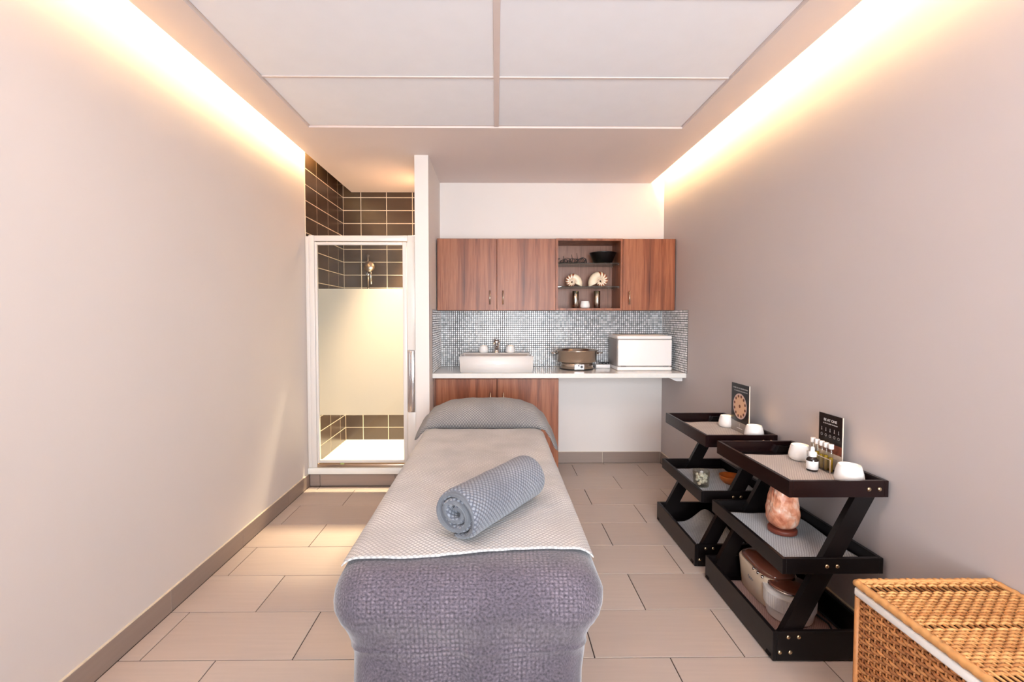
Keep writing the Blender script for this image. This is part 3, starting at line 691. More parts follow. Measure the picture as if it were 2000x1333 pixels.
def shell(u, mir, label, size):
    """nautilus: a planar logarithmic spiral whose tube grows with it; painted stripes on the inner turns"""
    cx_, y_ = nx(u, 4.08), 4.08
    nT, nS = 120, 20; b_ = .17; th0, th1 = -10.5, 0.0
    vs_, st = [], []
    e0 = math.radians(-27)           # direction in which the mouth lies
    for i in range(nT + 1):
        th = th0 + (th1 - th0) * i / nT; R_ = math.exp(b_ * th)
        for j in range(nS):
            ph = 2 * PI * j / nS
            rr = R_ * (1 + .62 * math.cos(ph)) * .62; w = R_ * .40 * math.sin(ph)
            an = e0 - th if not mir else PI - (e0 - th)
            vs_.append((rr * math.cos(an), w, rr * math.sin(an)))
            outer_ = .5 + .5 * math.cos(ph)
            on_ = 1 if th < -1.75 else max(0, 1 - (th + 1.75) / .45)
            st.append(on_ * (0.5 + 0.5 * math.sin(th * 13 + abs(math.sin(ph)) * 1.5)) * (0.35 + .75 * outer_))
    fs = [(i * nS + j, i * nS + (j + 1) % nS, (i + 1) * nS + (j + 1) % nS, (i + 1) * nS + j) for i in range(nT) for j in range(nS)]
    fs.append(tuple(nT * nS + j for j in range(nS))); fs.append(tuple(range(nS))[::-1])
    xs = [v[0] for v in vs_]; zz = [v[2] for v in vs_]
    s_ = size / (max(xs) - min(xs)); mx_, mz_ = (max(xs) + min(xs)) / 2, min(zz)
    mb = MB(); mb.add([((x - mx_) * s_ + cx_, y * s_ + y_, (z - mz_) * s_ + z2_) for x, y, z in vs_], fs, True)
    o = mb.build('nautilus_shell', M['shell'], None, label, 'shell', 'nautilus shells', at=(cx_, y_, z2_))
    at = o.data.attributes.new('stripe', 'FLOAT', 'POINT'); at.data.foreach_set('value', st)
shell(1121, False, 'striped nautilus shell on the lower glass shelf, coiled on its left', .148)
shell(1168, True, 'larger striped nautilus shell on the lower glass shelf, coiled on its right', .172)
for u, w in ((1124.3, 'left'), (1166.5, 'right')):
    x = nx(u, 4.07)
    o = empty('metal_canister', (x, 4.07, z3_), 'slim dark steel cylinder at the %s of the white holder in the open unit' % w, 'canister', 'steel cylinders')
    MB().lathe((x, 4.07, z3_), [(.026, 0), (.028, .002), (.028, .150), (.026, .152), (.002, .152)], 28).build('body', M['steel'], o)
    MB().lathe((x, 4.07, z3_ + .008), [(.0282, 0), (.0288, .001), (.0288, .004), (.0282, .005)], 28).build('band', M['darkplast'], o)
candle('n', (nx(1143, 4.05), 4.05, z3_), .86, 'white tea-light holder between two steel cylinders in the open unit')

# ================================================================== MASSAGE TABLE
BX, BHW, BY0, BY1, BZ = -.078, .382, 1.228, 3.17, .655
mt = empty('massage_table', (BX, 2.2, 0), 'massage table hidden under blanket and throw, in the room centre', 'massage table')
MB().box(BX - .33, BX + .33, BY0 + .04, BY1 - .03, .52, BZ - .012, .05, 4).build('mattress', M['card_g'], mt)
MB().box(BX - .27, BX + .27, BY0 + .10, BY1 - .10, .47, .52).build('deck', M['walnut_in'], mt)
for sx in (-1, 1):
    for yy in (BY0 + .18, BY1 - .22): MB().box(BX + sx * .24 - .03, BX + sx * .24 + .03, yy, yy + .06, 0, .47, .004, 1).build('leg', M['walnut_in'], mt)
# blanket: rings of a rounded rectangle, from the middle of the top over the edge and down the skirt
def rrect(t, hx, hy, r_):
    """point and outward normal on a rounded rectangle, t in 0..1 by length; starts at the middle of the foot side"""
    segs = [('l', hx - r_), ('a', r_ * PI / 2), ('l', 2 * (hy - r_)), ('a', r_ * PI / 2), ('l', 2 * (hx - r_)), ('a', r_ * PI / 2), ('l', 2 * (hy - r_)), ('a', r_ * PI / 2), ('l', hx - r_)]
    tot = sum(s_[1] for s_ in segs); d = t * tot
    x, y, h = 0.0, -hy, 0.0
    for kind, ln in segs:
        q = min(d, ln)
        if kind == 'l': x += q * math.cos(h); y += q * math.sin(h)
        else:
            da = q / r_; cx_, cy_ = x - r_ * math.sin(h), y + r_ * math.cos(h); h += da
            x, y = cx_ + r_ * math.sin(h), cy_ - r_ * math.cos(h)
        d -= q
        if d <= 1e-9: break
    return x, y, math.sin(h), -math.cos(h), tot
nU, HY = 260, (BY1 - BY0) / 2; YC = (BY0 + BY1) / 2
prof = [(-.36, 0.0), (-.30, 0), (-.2, 0), (-.12, 0), (-.085, 0), (-.06, -.003), (-.04, -.010), (-.022, -.024), (-.009, -.045), (-.001, -.070), (.002, -.098), (.001, -.118), (-.004, -.138), (-.012, -.158), (-.021, -.178), (-.030, -.200), (-.037, -.222), (-.041, -.238), (-.0395, -.244), (-.044, -.250), (-.047, -.28), (-.050, -.34), (-.050, -.40), (-.050, -.46), (-.050, -.52)]
mb = MB(); uvs = []; base_s = 0.0
for jr_, (off, dz) in enumerate(prof):
    if jr_: base_s += math.hypot(off - prof[jr_ - 1][0], dz - prof[jr_ - 1][1])
    for i in range(nU):
        t = i / nU
        hx, hy = max(BHW + off, .012), HY + off
        r_ = max(.012 if off < -.3 else .075 + off * .3, .010); r_ = min(r_, hx * .95)
        x, y, ax, ay, tot = rrect(t, hx, hy, r_)
        fold = max(0.0, -dz - .13) / .4
        s_ = t * 5.9
        wv = fold * (.016 * math.sin(s_ * 9.3 + 1.1) + .010 * math.sin(s_ * 17.7 + .4) + .006 * math.sin(s_ * 31.0))
        lump = .0025 * smoothn(x * 9, y * 9, 1.0) if dz > -.05 else .004 * smoothn(s_ * 12, dz * 20, 2.0)
        mb.v.append((BX + x + ax * (wv + (lump if dz < -.05 else 0)), YC + y + ay * (wv + (lump if dz < -.05 else 0)), BZ + dz + (lump if dz >= -.05 else 0)))
        # metric uv: flat on the top and foot, wrapped round the edge
        uvs.append((x + ax * max(0, -dz) * .9, y + ay * max(0, -dz) * 1.0))
for j in range(len(prof) - 1):
    for i in range(nU):
        i2 = (i + 1) % nU; mb.f.append((j * nU + i, j * nU + i2, (j + 1) * nU + i2, (j + 1) * nU + i)); mb.sm.append(True)
mb.f.append(tuple(range(nU))[::-1]); mb.sm.append(True)
mb.build('blanket', M['blanket'], None, 'fuzzy grey-mauve blanket hanging over the foot of the massage table', 'blanket', at=(BX, YC, .12), uv=uvs)

# pale throw: a sheet across the table top, wrapped a little over both edges
def edge_path(s_):
    """s = metres from the centre line -> (x, z) over the rounded table edge, 6 mm above the blanket"""
    a = abs(s_); sg = 1 if s_ >= 0 else -1; R_ = .075; flat = BHW + .006 - R_
    if a <= flat: return s_, BZ + .007
    q = (a - flat) / R_
    if q <= 1.35: return sg * (flat + R_ * math.sin(q)), BZ + .007 - R_ * (1 - math.cos(q))
    d = a - flat - 1.35 * R_
    return sg * (flat + R_ * math.sin(1.35) + d * .12), BZ + .007 - R_ * (1 - math.cos(1.35)) - d * .99
nu, nv = 90, 150; SW = .376
def throw_pt(u, v, up=0.0):
    s_ = (u - .5) * 2 * SW; x, z = edge_path(s_)
    yf = 1.332 + .024 * (s_ / SW) + (.012 * math.sin(s_ * 9)) ; y = yf + (2.832 - yf) * v
    wob = .0022 * smoothn(x * 6 + 2, y * 5, .7) + .0015 * smoothn(x * 16, y * 13, 2)
    return Vector((BX + x, y, z + wob + up)), (s_, y)
mb = MB(); uvs = []
for lay in (0, 1):
    for j in range(nv + 1):
        for i in range(nu + 1):
            p, q = throw_pt(i / nu, j / nv, .0045 if lay == 0 else 0.0); mb.v.append(tuple(p)); uvs.append(q)
W = nu + 1; T = W * (nv + 1)
for j in range(nv):
    for i in range(nu):
        a = (j * W + i, j * W + i + 1, (j + 1) * W + i + 1, (j + 1) * W + i)
        mb.f.append(a); mb.sm.append(True); mb.f.append(tuple(q + T for q in a[::-1])); mb.sm.append(True)
for i in range(nu):
    mb.f.append((i, i + T, i + 1 + T, i + 1)); mb.sm.append(False)
    e = nv * W; mb.f.append((e + i + 1, e + i + 1 + T, e + i + T, e + i)); mb.sm.append(False)
for j in range(nv):
    mb.f.append((j * W, (j + 1) * W, (j + 1) * W + T, j * W + T)); mb.sm.append(False)
    a = j * W + nu; mb.f.append((a, a + T, a + W + T, a + W)); mb.sm.append(False)
mb.build('throw', M['throw'], None, 'pale honeycomb throw spread over the top of the massage table', 'throw', at=(BX, 2.2, BZ), uv=uvs)

# head bolster under a grey cover, its ends drooping over the table sides
def interp(tab, x):
    for (a, b2), (c, d) in zip(tab, tab[1:]):
        if x <= c:
            t = (x - a) / (c - a); t = max(0, min(1, t)); t = t * t * (3 - 2 * t) * .5 + t * .5
            return b2 + (d - b2) * t
    return tab[-1][1]
ztop = [(-.52, .585), (-.500, .64), (-.462, .705), (-.40, .768), (-.30, .812), (-.15, .826), (0.0, .828), (.14, .818), (.235, .785), (.310, .720), (.355, .640), (.385, .565), (.392, .535)]
zlow = [(-.52, .575), (-.50, .585), (-.462, .63), (-.43, .664), (-.38, .668), (.25, .668), (.30, .655), (.335, .600), (.37, .525), (.392, .505)]
nU2, nV2 = 72, 40
mb = MB(); uvs = []
for i in range(nU2 + 1):
    t = i / nU2; x = -.518 + (.392 + .518) * (t * .86 + .14 * (.5 - .5 * math.cos(PI * t)))
    zt, zl = interp(ztop, x), interp(zlow, x); zl = min(zl, zt - .004)
    end = min(1, max(0.0, min((x + .522) / .09, (.396 - x) / .09))); dep = (.155 * (.45 + .55 * math.sqrt(end)))
    ycen = 2.99
    for j in range(nV2):
        ph = 2 * PI * j / nV2; c, s_ = math.cos(ph), math.sin(ph)
        yy = -dep * math.copysign(abs(c) ** .8, c)
        h = zt - zl
        zz = zl + h * (max(0, s_) ** .75) if s_ >= 0 else zl
        if s_ < 0: yy = -dep * math.copysign(abs(c), c) * .98
        wob = .004 * smoothn(x * 14, ph * 2.0, .3) * (1 if s_ > 0.1 else 0)
        mb.v.append((x, ycen + yy + wob, zz + wob)); uvs.append((x, ph * .16))
for i in range(nU2):
    for j in range(nV2):
        j2 = (j + 1) % nV2; mb.f.append((i * nV2 + j, i * nV2 + j2, (i + 1) * nV2 + j2, (i + 1) * nV2 + j)); mb.sm.append(True)
mb.f.append(tuple(range(nV2))[::-1]); mb.sm.append(True); mb.f.append(tuple(nU2 * nV2 + j for j in range(nV2))); mb.sm.append(True)
mb.build('head_bolster', M['bolster'], None, 'grey towel-covered pillow drooping over the head of the massage table', 'pillow', at=(BX, 2.99, .66), uv=uvs)

# rolled towel: a spiral of thick cloth, extruded along its axis
A0, A1 = Vector((-.128, 1.402)), Vector((.116, 1.760))
axis2 = (A1 - A0); LT = axis2.length; ax2 = axis2.normalized(); side2 = Vector((ax2.y, -ax2.x))
nsp = 90; turns = 2.62; thk = .0255
cl = []
for i in range(nsp + 1):
    th = 2 * PI * turns * i / nsp; R_ = .010 + (.0755 - .010) * (i / nsp) ** .92
    cl.append((R_ * math.cos(-th + 2.2) * 1.10, R_ * math.sin(-th + 2.2) * .98))
outl = []; inl = []
for i, (x, z) in enumerate(cl):
    a, b2 = cl[max(0, i - 1)], cl[min(nsp, i + 1)]; tx, tz = b2[0] - a[0], b2[1] - a[1]; l_ = math.hypot(tx, tz) or 1
    nx_, nz_ = -tz / l_, tx / l_; hw = thk / 2 * (1.0 if 2 < i < nsp - 4 else .7)
    outl.append((x + nx_ * hw * .93, z + nz_ * hw * .93)); inl.append((x - nx_ * hw * .93, z - nz_ * hw * .93))
loop = outl + inl[::-1]
zmin = min(p[1] for p in loop); CZ = BZ + .0135 - zmin
cum = [0]
for a, b2 in zip(loop, loop[1:]): cum.append(cum[-1] + math.hypot(b2[0] - a[0], b2[1] - a[1]))
cenl = cl + cl[::-1]
cenl = [cl[i] for i in range(nsp + 1)] + [cl[nsp - i] for i in range(nsp + 1)]
secs = [(0.0, .45), (.004, .78), (.010, .95), (.018, 1.0)] + [(.018 + (LT - .036) * k / 16, 1.0) for k in range(1, 17)] + [(LT - .010, .95), (LT - .004, .78), (LT, .45)]
mb = MB(); uvs = []
n = len(loop)
for (d, sc_) in secs:
    for k, (x, z) in enumerate(loop):
        ccx, ccz = cenl[k]; xx, zz = ccx + (x - ccx) * sc_, ccz + (z - ccz) * sc_
        dd = d + (.010 * math.sin(cum[k] * 21) if d < LT / 2 else -.008 * math.sin(cum[k] * 17)) * (1 if (d < .02 or d > LT - .02) else .2)
        bump_ = 1 + .02 * smoothn(d * 18, cum[k] * 20, 1.5)
        p2 = A0 + ax2 * dd + side2 * (xx * bump_)
        mb.v.append((p2.x, p2.y, CZ + zz * (bump_ if zz > 0 else 1))); uvs.append((dd, cum[k]))
for j in range(len(secs) - 1):
    for k in range(n):
        k2 = (k + 1) % n; mb.f.append((j * n + k, j * n + k2, (j + 1) * n + k2, (j + 1) * n + k)); mb.sm.append(True)
for base, flip in ((0, True), ((len(secs) - 1) * n, False)):
    for i in range(nsp):
        q = (base + i, base + i + 1, base + n - 2 - i, base + n - 1 - i); mb.f.append(q[::-1] if flip else q); mb.sm.append(True)
mb.build('rolled_towel', M['towel'], None, 'slate grey honeycomb towel rolled up on the pale throw', 'towel', at=(A0.x, A0.y, BZ), uv=uvs)

# ================================================================== TROLLEYS
TY0, TY1 = 1.757, 2.345
TRAYS = [('bottom', 1.085, 1.492, .004, .122), ('middle', 1.115, 1.512, .352, .414), ('top', 1.135, 1.524, .655, .720)]
BT = .016
def leg_x(z): return 1.165 + (z - .104) / 1.94
def trolley(label):
    root = empty('tray_trolley', (1.3, 2.05, 0), label, 'trolley', 'black tray trolleys')
    for nm, xa, xb, z0, z1 in TRAYS:
        mm = M['mahog'] if nm == 'top' else M['black']
        tr = MB().box(xa + BT, xb - BT, TY0 + BT, TY1 - BT, z0 + .004, z0 + .012).build('tray', M['black'], root)
        MB().box(xa, xa + BT, TY0, TY1, z0, z1, .0015, 1).build('side_board', mm, tr); MB().box(xb - BT, xb, TY0, TY1, z0, z1, .0015, 1).build('side_board', mm, tr)
        MB().box(xa + BT, xb - BT, TY0, TY0 + BT, z0, z1, .0015, 1).build('end_board', mm, tr); MB().box(xa + BT, xb - BT, TY1 - BT, TY1, z0, z1, .0015, 1).build('end_board', mm, tr)
        zc = (z0 + z1) / 2 + (.038 if nm == 'bottom' else .0)
        spots = [(leg_x(zc) - .019, zc), (leg_x(zc) + .022, zc)]
        if nm == 'bottom': spots += [(leg_x(.04) - .020, .04), (leg_x(.04) + .021, .04)]
        for bx_, bz_ in spots:
            for yy, sg in ((TY0, -1), (TY1, 1)):
                b_ = MB(); b_.lathe((0, 0, 0), [(.0085, 0), (.008, .0025), (.005, .0045), (.001, .005)], 14)
                b_.v = [(bx_ + p[0], yy + sg * p[2], bz_ + p[1]) for p in b_.v]; b_.build('bolt', M['bolt'], root)
    for ya in (TY0 + BT + .0005, TY1 - BT - .0265):
        hw = .040; za, zb = .014, .700
        MB().prism([(leg_x(za) - hw, za), (leg_x(za) + hw, za), (leg_x(zb) + hw - .002, zb), (leg_x(zb) - hw, zb)], ya, ya + .026).build('leg', M['black'], root)
    return root
trA = trolley('nearer black three-tier tray trolley, beside the wicker hamper')
trB = copy_tree(trA); trB['label'] = 'farther black three-tier tray trolley, nearer the worktop'
DX, DY = -.010, .692
trB.location = trB.location + Vector((DX, DY, 0))
# cloth mats in the trays
def tray_mat(x0, x1, y0, y1, z, amp, m_, label, seed, crumple=0.0):
    nu, nv = 40, 54; mb = MB(); uvs = []
    def pz(x, y):
        w = amp * (.5 + .5 * smoothn(x * 11, y * 9, seed))
        if crumple: w += crumple * math.exp(-(((x - (x0 + (x1 - x0) * .72)) / .075) ** 2)) * (0.25 + .75 * max(0, (y - y0) / (y1 - y0))) * (1 + .3 * math.sin(y * 24))
        return z + max(0, w)
    for lay in (0, 1):
        for j in range(nv + 1):
            for i in range(nu + 1):
                u, v = i / nu, j / nv
                x = x0 + (x1 - x0) * u + .006 * math.sin(v * 9 + seed) * (1 if u in (0.0, 1.0) else .5); y = y0 + (y1 - y0) * v + .006 * math.sin(u * 7 + seed)
                mb.v.append((x, y, pz(x, y) + (.003 if lay == 0 else 0))); uvs.append((x, y))
    W = nu + 1; T = W * (nv + 1)
    for j in range(nv):
        for i in range(nu):
            a = (j * W + i, j * W + i + 1, (j + 1) * W + i + 1, (j + 1) * W + i); mb.f.append(a); mb.f.append(tuple(q + T for q in a[::-1])); mb.sm += [True, True]
    for i in range(nu):
        mb.f.append((i, i + T, i + 1 + T, i + 1)); e = nv * W; mb.f.append((e + i + 1, e + i + 1 + T, e + i + T, e + i)); mb.sm += [False, False]
    for j in range(nv):
        mb.f.append((j * W, (j + 1) * W, (j + 1) * W + T, j * W + T)); a = j * W + nu; mb.f.append((a, a + T, a + W + T, a + W)); mb.sm += [False, False]
    return mb.build('tray_mat', m_, None, label, 'mat', 'cloth mats in the trays', at=(x0, y0, z), uv=uvs)
ZT, ZM, ZB = .655 + .0125, .352 + .0125, .004 + .0125
tray_mat(1.162, 1.498, 1.808, 2.265, ZT, .002, M['mat_warm'], 'beige honeycomb mat on the top tray of the nearer trolley', .3)
tray_mat(1.140, 1.486, 1.812, 2.285, ZM, .004, M['mat_grey'], 'pale grey honeycomb mat under the salt lamp', 1.3)
tray_mat(1.112, 1.466, 1.810, 2.29, ZB, .003, M['mat_pink'], 'dusty pink mat under the wax warmer', 2.2)
tray_mat(1.162 + DX, 1.498 + DX, 1.808 + DY, 2.285 + DY, ZT, .003, M['mat_warm'], 'beige honeycomb mat on the top tray of the farther trolley', 3.1)
tray_mat(1.140 + DX, 1.486 + DX, 1.812 + DY, 2.270 + DY, ZM, .004, M['mat_grey'], 'pale grey honeycomb mat under the glass and the orange bowl', 4.0)
tray_mat(1.112 + DX, 1.466 + DX, 1.812 + DY, 2.260 + DY, ZB, .006, M['mat_grey'], 'rumpled pale grey cloth in the bottom tray of the farther trolley', 5.2, .065)
zt_, zm_, zb_ = ZT + .0055, ZM + .0075, ZB + .0065

candle('t', (1.452, 2.175, zt_), .98, 'white tea-light holder behind the dropper bottle on the nearer trolley')
candle('t', (1.446, 1.858, zt_), 1.06, 'white tea-light holder at the near corner of the nearer trolley')
candle('t', (1.432, 2.838, zt_), .95, 'white tea-light holder half behind the dial sign on the farther trolley')
candle('t', (1.446, 2.556, zt_), 1.02, 'white tea-light holder in front of the dial sign on the farther trolley')

# flat lettering
def text_mesh(name, body, size, parent, m_, origin, udir, wdir, align='CENTER'):
    c = bpy.data.curves.new(name, 'FONT'); c.body = body; c.size = size; c.align_x = align; c.extrude = 0.0001
    t = bpy.data.objects.new(name, c); COL.objects.link(t)
    me = bpy.data.meshes.new_from_object(t.evaluated_get(bpy.context.evaluated_depsgraph_get()))
    bpy.data.objects.remove(t)
    n_ = Vector(udir).cross(Vector(wdir)); off = wloc(parent)
    for v in me.vertices: v.co = Vector(origin) + Vector(udir) * v.co.x + Vector(wdir) * v.co.y + n_ * v.co.z - off
    me.materials.clear(); me.materials.append(m_)
    o = bpy.data.objects.new(name, me); COL.objects.link(o); o.parent = parent
    return o
def fine_print(name, parent, x, yc, z, width, h, seed):
    """a line of print too small to read: uneven dashes"""
    rd = random.Random(seed); b_ = MB(); y = yc + width / 2
    while y > yc - width / 2:
        w = rd.uniform(.35, .8) * h
        b_.box(x - .0001, x + .0001, y - w, y, z + rd.uniform(0, .12) * h, z + rd.uniform(.8, 1.0) * h); y -= w + h * (.22 if rd.random() < .8 else .7)
    return b_.build(name, M['print_grey'], parent, kind='stuff')
# sign faces look towards -x; along the sign, left in the picture = larger y
U, Wd, NF = Vector((0, -1, 0)), Vector((0, 0, 1)), Vector((-1, 0, 0))
def rect(mb, x, yl, yr, z0, z1, lift): mb.box(x - lift, x - lift + .0002, min(yl, yr), max(yl, yr), z0, z1); return mb
def disc(mb, x, yc, zc, r_, n=28, ry=None):
    ry = ry or r_; k = len(mb.v)
    mb.add([(x, yc + ry * math.cos(2 * PI * i / n), zc + r_ * math.sin(2 * PI * i / n)) for i in range(n)], [tuple(range(n))]); return mb
# A5 sign on the nearer trolley
sx_, yl, yr, z0, z1 = 1.4985, 2.113, 1.968, zt_, zt_ + .246
sg = empty('oil_sign', (sx_, 2.04, z0), 'upright acrylic sign with black oil chart behind the oil vials', 'sign', 'acrylic table signs')
MB().box(sx_ - .0015, sx_ + .0015, yr, yl, z0, z1).box(sx_ - .014, sx_ + .006, yr + .0, yl, z0, z0 + .003).build('acrylic_holder', M['acrylic'], sg)
MB().box(sx_ - .002, sx_ + .002, yr - .0025, yr, z0, z1).build('acrylic_edge', M['edge'], sg)
xb_ = sx_ - .0016
pa = rect(MB(), xb_, yl - .001, yr + .001, z0 + .116, z1 - .001, .0006).build('black_print', M['card_b'], sg)
rect(MB(), xb_, yl - .001, yr + .001, z0 + .075, z0 + .116, .0006).build('photo_print', M['card_r'], sg)
rect(MB(), xb_, yl - .001, yr + .001, z0 + .004, z0 + .075, .0006).build('pale_print', M['card_l'], sg)
yc = (yl + yr) / 2
text_mesh('heading', 'BE AT ONE', .0165, pa, M['paper'], (xb_ - .0009, yc, z1 - .034), U, Wd)
fine_print('subheading', pa, xb_ - .0009, yc, z1 - .047, .088, .0055, 4)
for k in range(5):
    yy = yl - .020 - .0262 * k; ic = MB()
    for r0, r1 in ((0, .011),):
        for a in range(7):
            an = a * PI / 3.5; ic.box(xb_ - .0010, xb_ - .0008, yy + .0055 * math.cos(an) - .0016, yy + .0055 * math.cos(an) + .0016, z1 - .098 + .0055 * math.sin(an) - .0011, z1 - .098 + .0055 * math.sin(an) + .0011)
    ic.box(xb_ - .0010, xb_ - .0008, yy - .0013, yy + .0013, z1 - .080, z1 - .064); ic.box(xb_ - .0010, xb_ - .0008, yy - .0028, yy + .0028, z1 - .080, z1 - .075)
    ic.build('icon', M['print_grey'], pa)
# A4 sign with a dial on the farther trolley
sx_, yl, yr, z0, z1 = 1.440, 2.795, 2.600, zt_, zt_ + .288
sg2 = empty('dial_sign', (sx_, 2.7, z0), 'tall upright black sign with a round dial on the farther trolley', 'sign', 'acrylic table signs')
MB().box(sx_ - .0015, sx_ + .0015, yr, yl, z0, z1).box(sx_ - .0015, sx_ + .05, yr, yl, z0, z0 + .003).build('acrylic_holder', M['acrylic'], sg2)
MB().box(sx_ - .002, sx_ + .002, yr - .003, yr, z0, z1).build('acrylic_edge', M['edge'], sg2)
xb_ = sx_ - .0016; yc = (yl + yr) / 2
pa = rect(MB(), xb_, yl - .001, yr + .001, z0 + .062, z1 - .001, .0006).build('black_print', M['card_b'], sg2)
pb = rect(MB(), xb_, yl - .001, yr + .001, z0 + .002, z0 + .060, .0006).build('grey_print', M['card_g'], sg2)
fine_print('heading', pa, xb_ - .0009, yc, z1 - .031, .160, .0085, 5)
fine_print('subheading', pa, xb_ - .0009, yc - .006, z1 - .047, .140, .0070, 6)
zc = z0 + .155
d1 = disc(MB(), xb_ - .0008, yc, zc, .076, 40).build('dial_rim', M['dialrim'], pa, fixn=False)
disc(MB(), xb_ - .0011, yc, zc, .066, 40).build('dial_face', M['dial'], pa, fixn=False)
mb = MB()
for k in range(12):
    an = k * PI / 6 + .26; disc(mb, xb_ - .0014, yc + .060 * math.cos(an), zc + .060 * math.sin(an), .0088, 12)
disc(mb, xb_ - .0014, yc, zc, .010, 14)
mb.build('dial_marks', M['brownprint'], pa, fixn=False)
mb = MB()
for k in range(24):
    an = k * PI / 12; a, b2 = .016, .048
    mb.add([(xb_ - .0013, yc + r_ * math.cos(an) + w * math.sin(an), zc + r_ * math.sin(an) - w * math.cos(an)) for r_, w in ((a, -.0004), (b2, -.0004), (b2, .0004), (a, .0004))], [(0, 1, 2, 3)])
mb.build('dial_spokes', M['dialrim'], pa, fixn=False)
rect(MB(), xb_, yc + .030, yc - .032, z0 + .022, z0 + .026, .0009).box(xb_ - .0011, xb_ - .0009, yc - .001, yc + .001, z0 + .030, z0 + .052).build('footer_line', M['paper'], pb)

# five oil vials in a clear rack, dropper bottle
rk = empty('vial_rack', (1.468, 2.05, zt_), 'clear acrylic rack holding the five oil vials', 'rack')
rx0, rx1, ry0, ry1 = 1.452, 1.482, 1.975, 2.125
MB().box(rx0, rx1, ry0, ry1, zt_, zt_ + .002).box(rx0, rx0 + .002, ry0, ry1, zt_ + .002, zt_ + .06).box(rx1 - .002, rx1, ry0, ry1, zt_ + .002, zt_ + .06).build('shell', M['acrylic'], rk)
MB().box(rx0 - .0012, rx0 + .0022, ry0 - .001, ry0 + .001, zt_, zt_ + .06).box(rx0 - .0005, rx0 + .0024, ry0, ry1, zt_ + .0585, zt_ + .0605).build('rim', M['edge'], rk)
lab = ['first (farthest)', 'second', 'third', 'fourth', 'fifth (nearest)']
for k in range(5):
    yy = 2.106 - .0285 * k; xx = (rx0 + rx1) / 2; z_ = zt_ + .0025
    v_ = empty('oil_vial', (xx, yy, z_), '%s of five slim vials of golden oil with white caps' % lab[k], 'vial', 'golden oil vials')
    MB().lathe((xx, yy, z_), [(.006, 0), (.0085, .001), (.009, .004), (.009, .088), (.007, .096), (.0065, .104)], 18).build('glass_body', M['vglass'], v_)
    MB().lathe((xx, yy, z_ + .0012), [(.005, 0), (.0078, .001), (.0078, .062 + .004 * (k % 2)), (.001, .063 + .004 * (k % 2))], 16).build('oil', M['oil'], v_)
    MB().lathe((xx, yy, z_ + .102), [(.0095, 0), (.0105, .001), (.0105, .020), (.0095, .0215), (.001, .0215)], 18).build('cap', M['plast'], v_)
db = empty('dropper_bottle', (1.405, 2.02, zt_), 'small dark dropper bottle with white label and white teat', 'bottle')
x, y, z = db.location
MB().lathe((x, y, z), [(.019, 0), (.0225, .002), (.023, .006), (.023, .050), (.020, .057), (.012, .062), (.0115, .066)], 32).build('glass_body', M['amber'], db)
MB().lathe((x, y, z + .009), [(.0232, 0), (.0234, .0003), (.0234, .036), (.0232, .0363)], 32).build('label', M['paper'], db)
MB().lathe((x, y, z + .064), [(.0155, 0), (.0165, .001), (.0165, .018), (.014, .021), (.0085, .023), (.008, .036), (.006, .042), (.001, .044)], 24).build('dropper_cap', M['plast'], db)

# salt lamp
slp = empty('salt_lamp', (1.312, 2.075, zm_), 'rough orange-pink salt lamp on a dark wooden base', 'salt lamp')
MB().lathe(slp.location, [(.055, 0), (.060, .003), (.060, .018), (.056, .022)], 32).build('base', M['saltbase'], slp)
bm = bmesh.new(); bmesh.ops.create_icosphere(bm, subdivisions=4, radius=1.0)
for v in bm.verts:
    p = v.co.copy(); h = (p.z + 1) / 2
    wd = .069 * (1.0 - .30 * h ** 1.3)
    n_ = 1 + .055 * smoothn(p.x * 3 + p.z * 2, p.y * 3 + p.z * 3, .8) + .035 * smoothn(p.x * 8, p.y * 8 + p.z * 9, 2.4)
    f_ = 1.0 / max(1e-3, (abs(p.x) ** 3 + abs(p.y) ** 3 + abs(p.z) ** 3) ** (1 / 3))
    v.co = Vector((p.x * f_ * wd * n_, p.y * f_ * wd * n_, .020 + max(0, (p.z * f_ + 1) / 2) * .200 * (1 + .03 * smoothn(p.x * 5, p.y * 5, 3))))
bm.verts.index_update()
mb = MB().add([tuple(v.co + slp.location) for v in bm.verts], [[v.index for v in f.verts] for f in bm.faces], False); bm.free()
mb.build('crystal', M['salt'], slp)

# wax warmer: long cream tub with a ribbed round well at the near end and a smoked lid
wx, wy = 1.300, 2.100
ww = empty('wax_warmer', (wx, wy, zb_), 'cream wax warmer with two wells under a brown transparent lid', 'wax warmer')
def stadium(hx, hy, n=40):
    out = []
    for i in range(n):
        a = 2 * PI * i / n; c, s_ = math.cos(a), math.sin(a)
        out.append((hx * math.copysign(abs(c) ** .7, c), hy * math.copysign(abs(s_) ** .55, s_)))
    return out
def loft(c, secs, n=56):
    mb = MB(); 
    for hx, hy, z in secs:
        for x_, y_ in stadium(hx, hy, n): mb.v.append((c[0] + x_, c[1] + y_, c[2] + z))
    for i in range(len(secs) - 1):
        for j in range(n):
            j2 = (j + 1) % n; mb.f.append((i * n + j, i * n + j2, (i + 1) * n + j2, (i + 1) * n + j)); mb.sm.append(True)
    mb.f.append(tuple(range(n))[::-1]); mb.f.append(tuple((len(secs) - 1) * n + j for j in range(n))); mb.sm += [False, False]
    return mb
loft((wx, wy + .065, zb_), [(.070, .128, 0), (.077, .136, .006), (.085, .144, .09), (.089, .148, .138), (.086, .145, .144), (.080, .139, .146)]).build('tub', M['creamplast'], ww)
loft((wx, wy + .065, zb_ + .1465), [(.080, .139, 0), (.077, .136, .012), (.058, .110, .026), (.03, .07, .031)]).build('lid', M['smoke'], ww)
rb = MB(); nrib = 120
pr_ = [(.084, 0), (.090, .004), (.098, .045), (.101, .050), (.104, .105), (.106, .112), (.104, .120), (.095, .124), (.02, .124)]
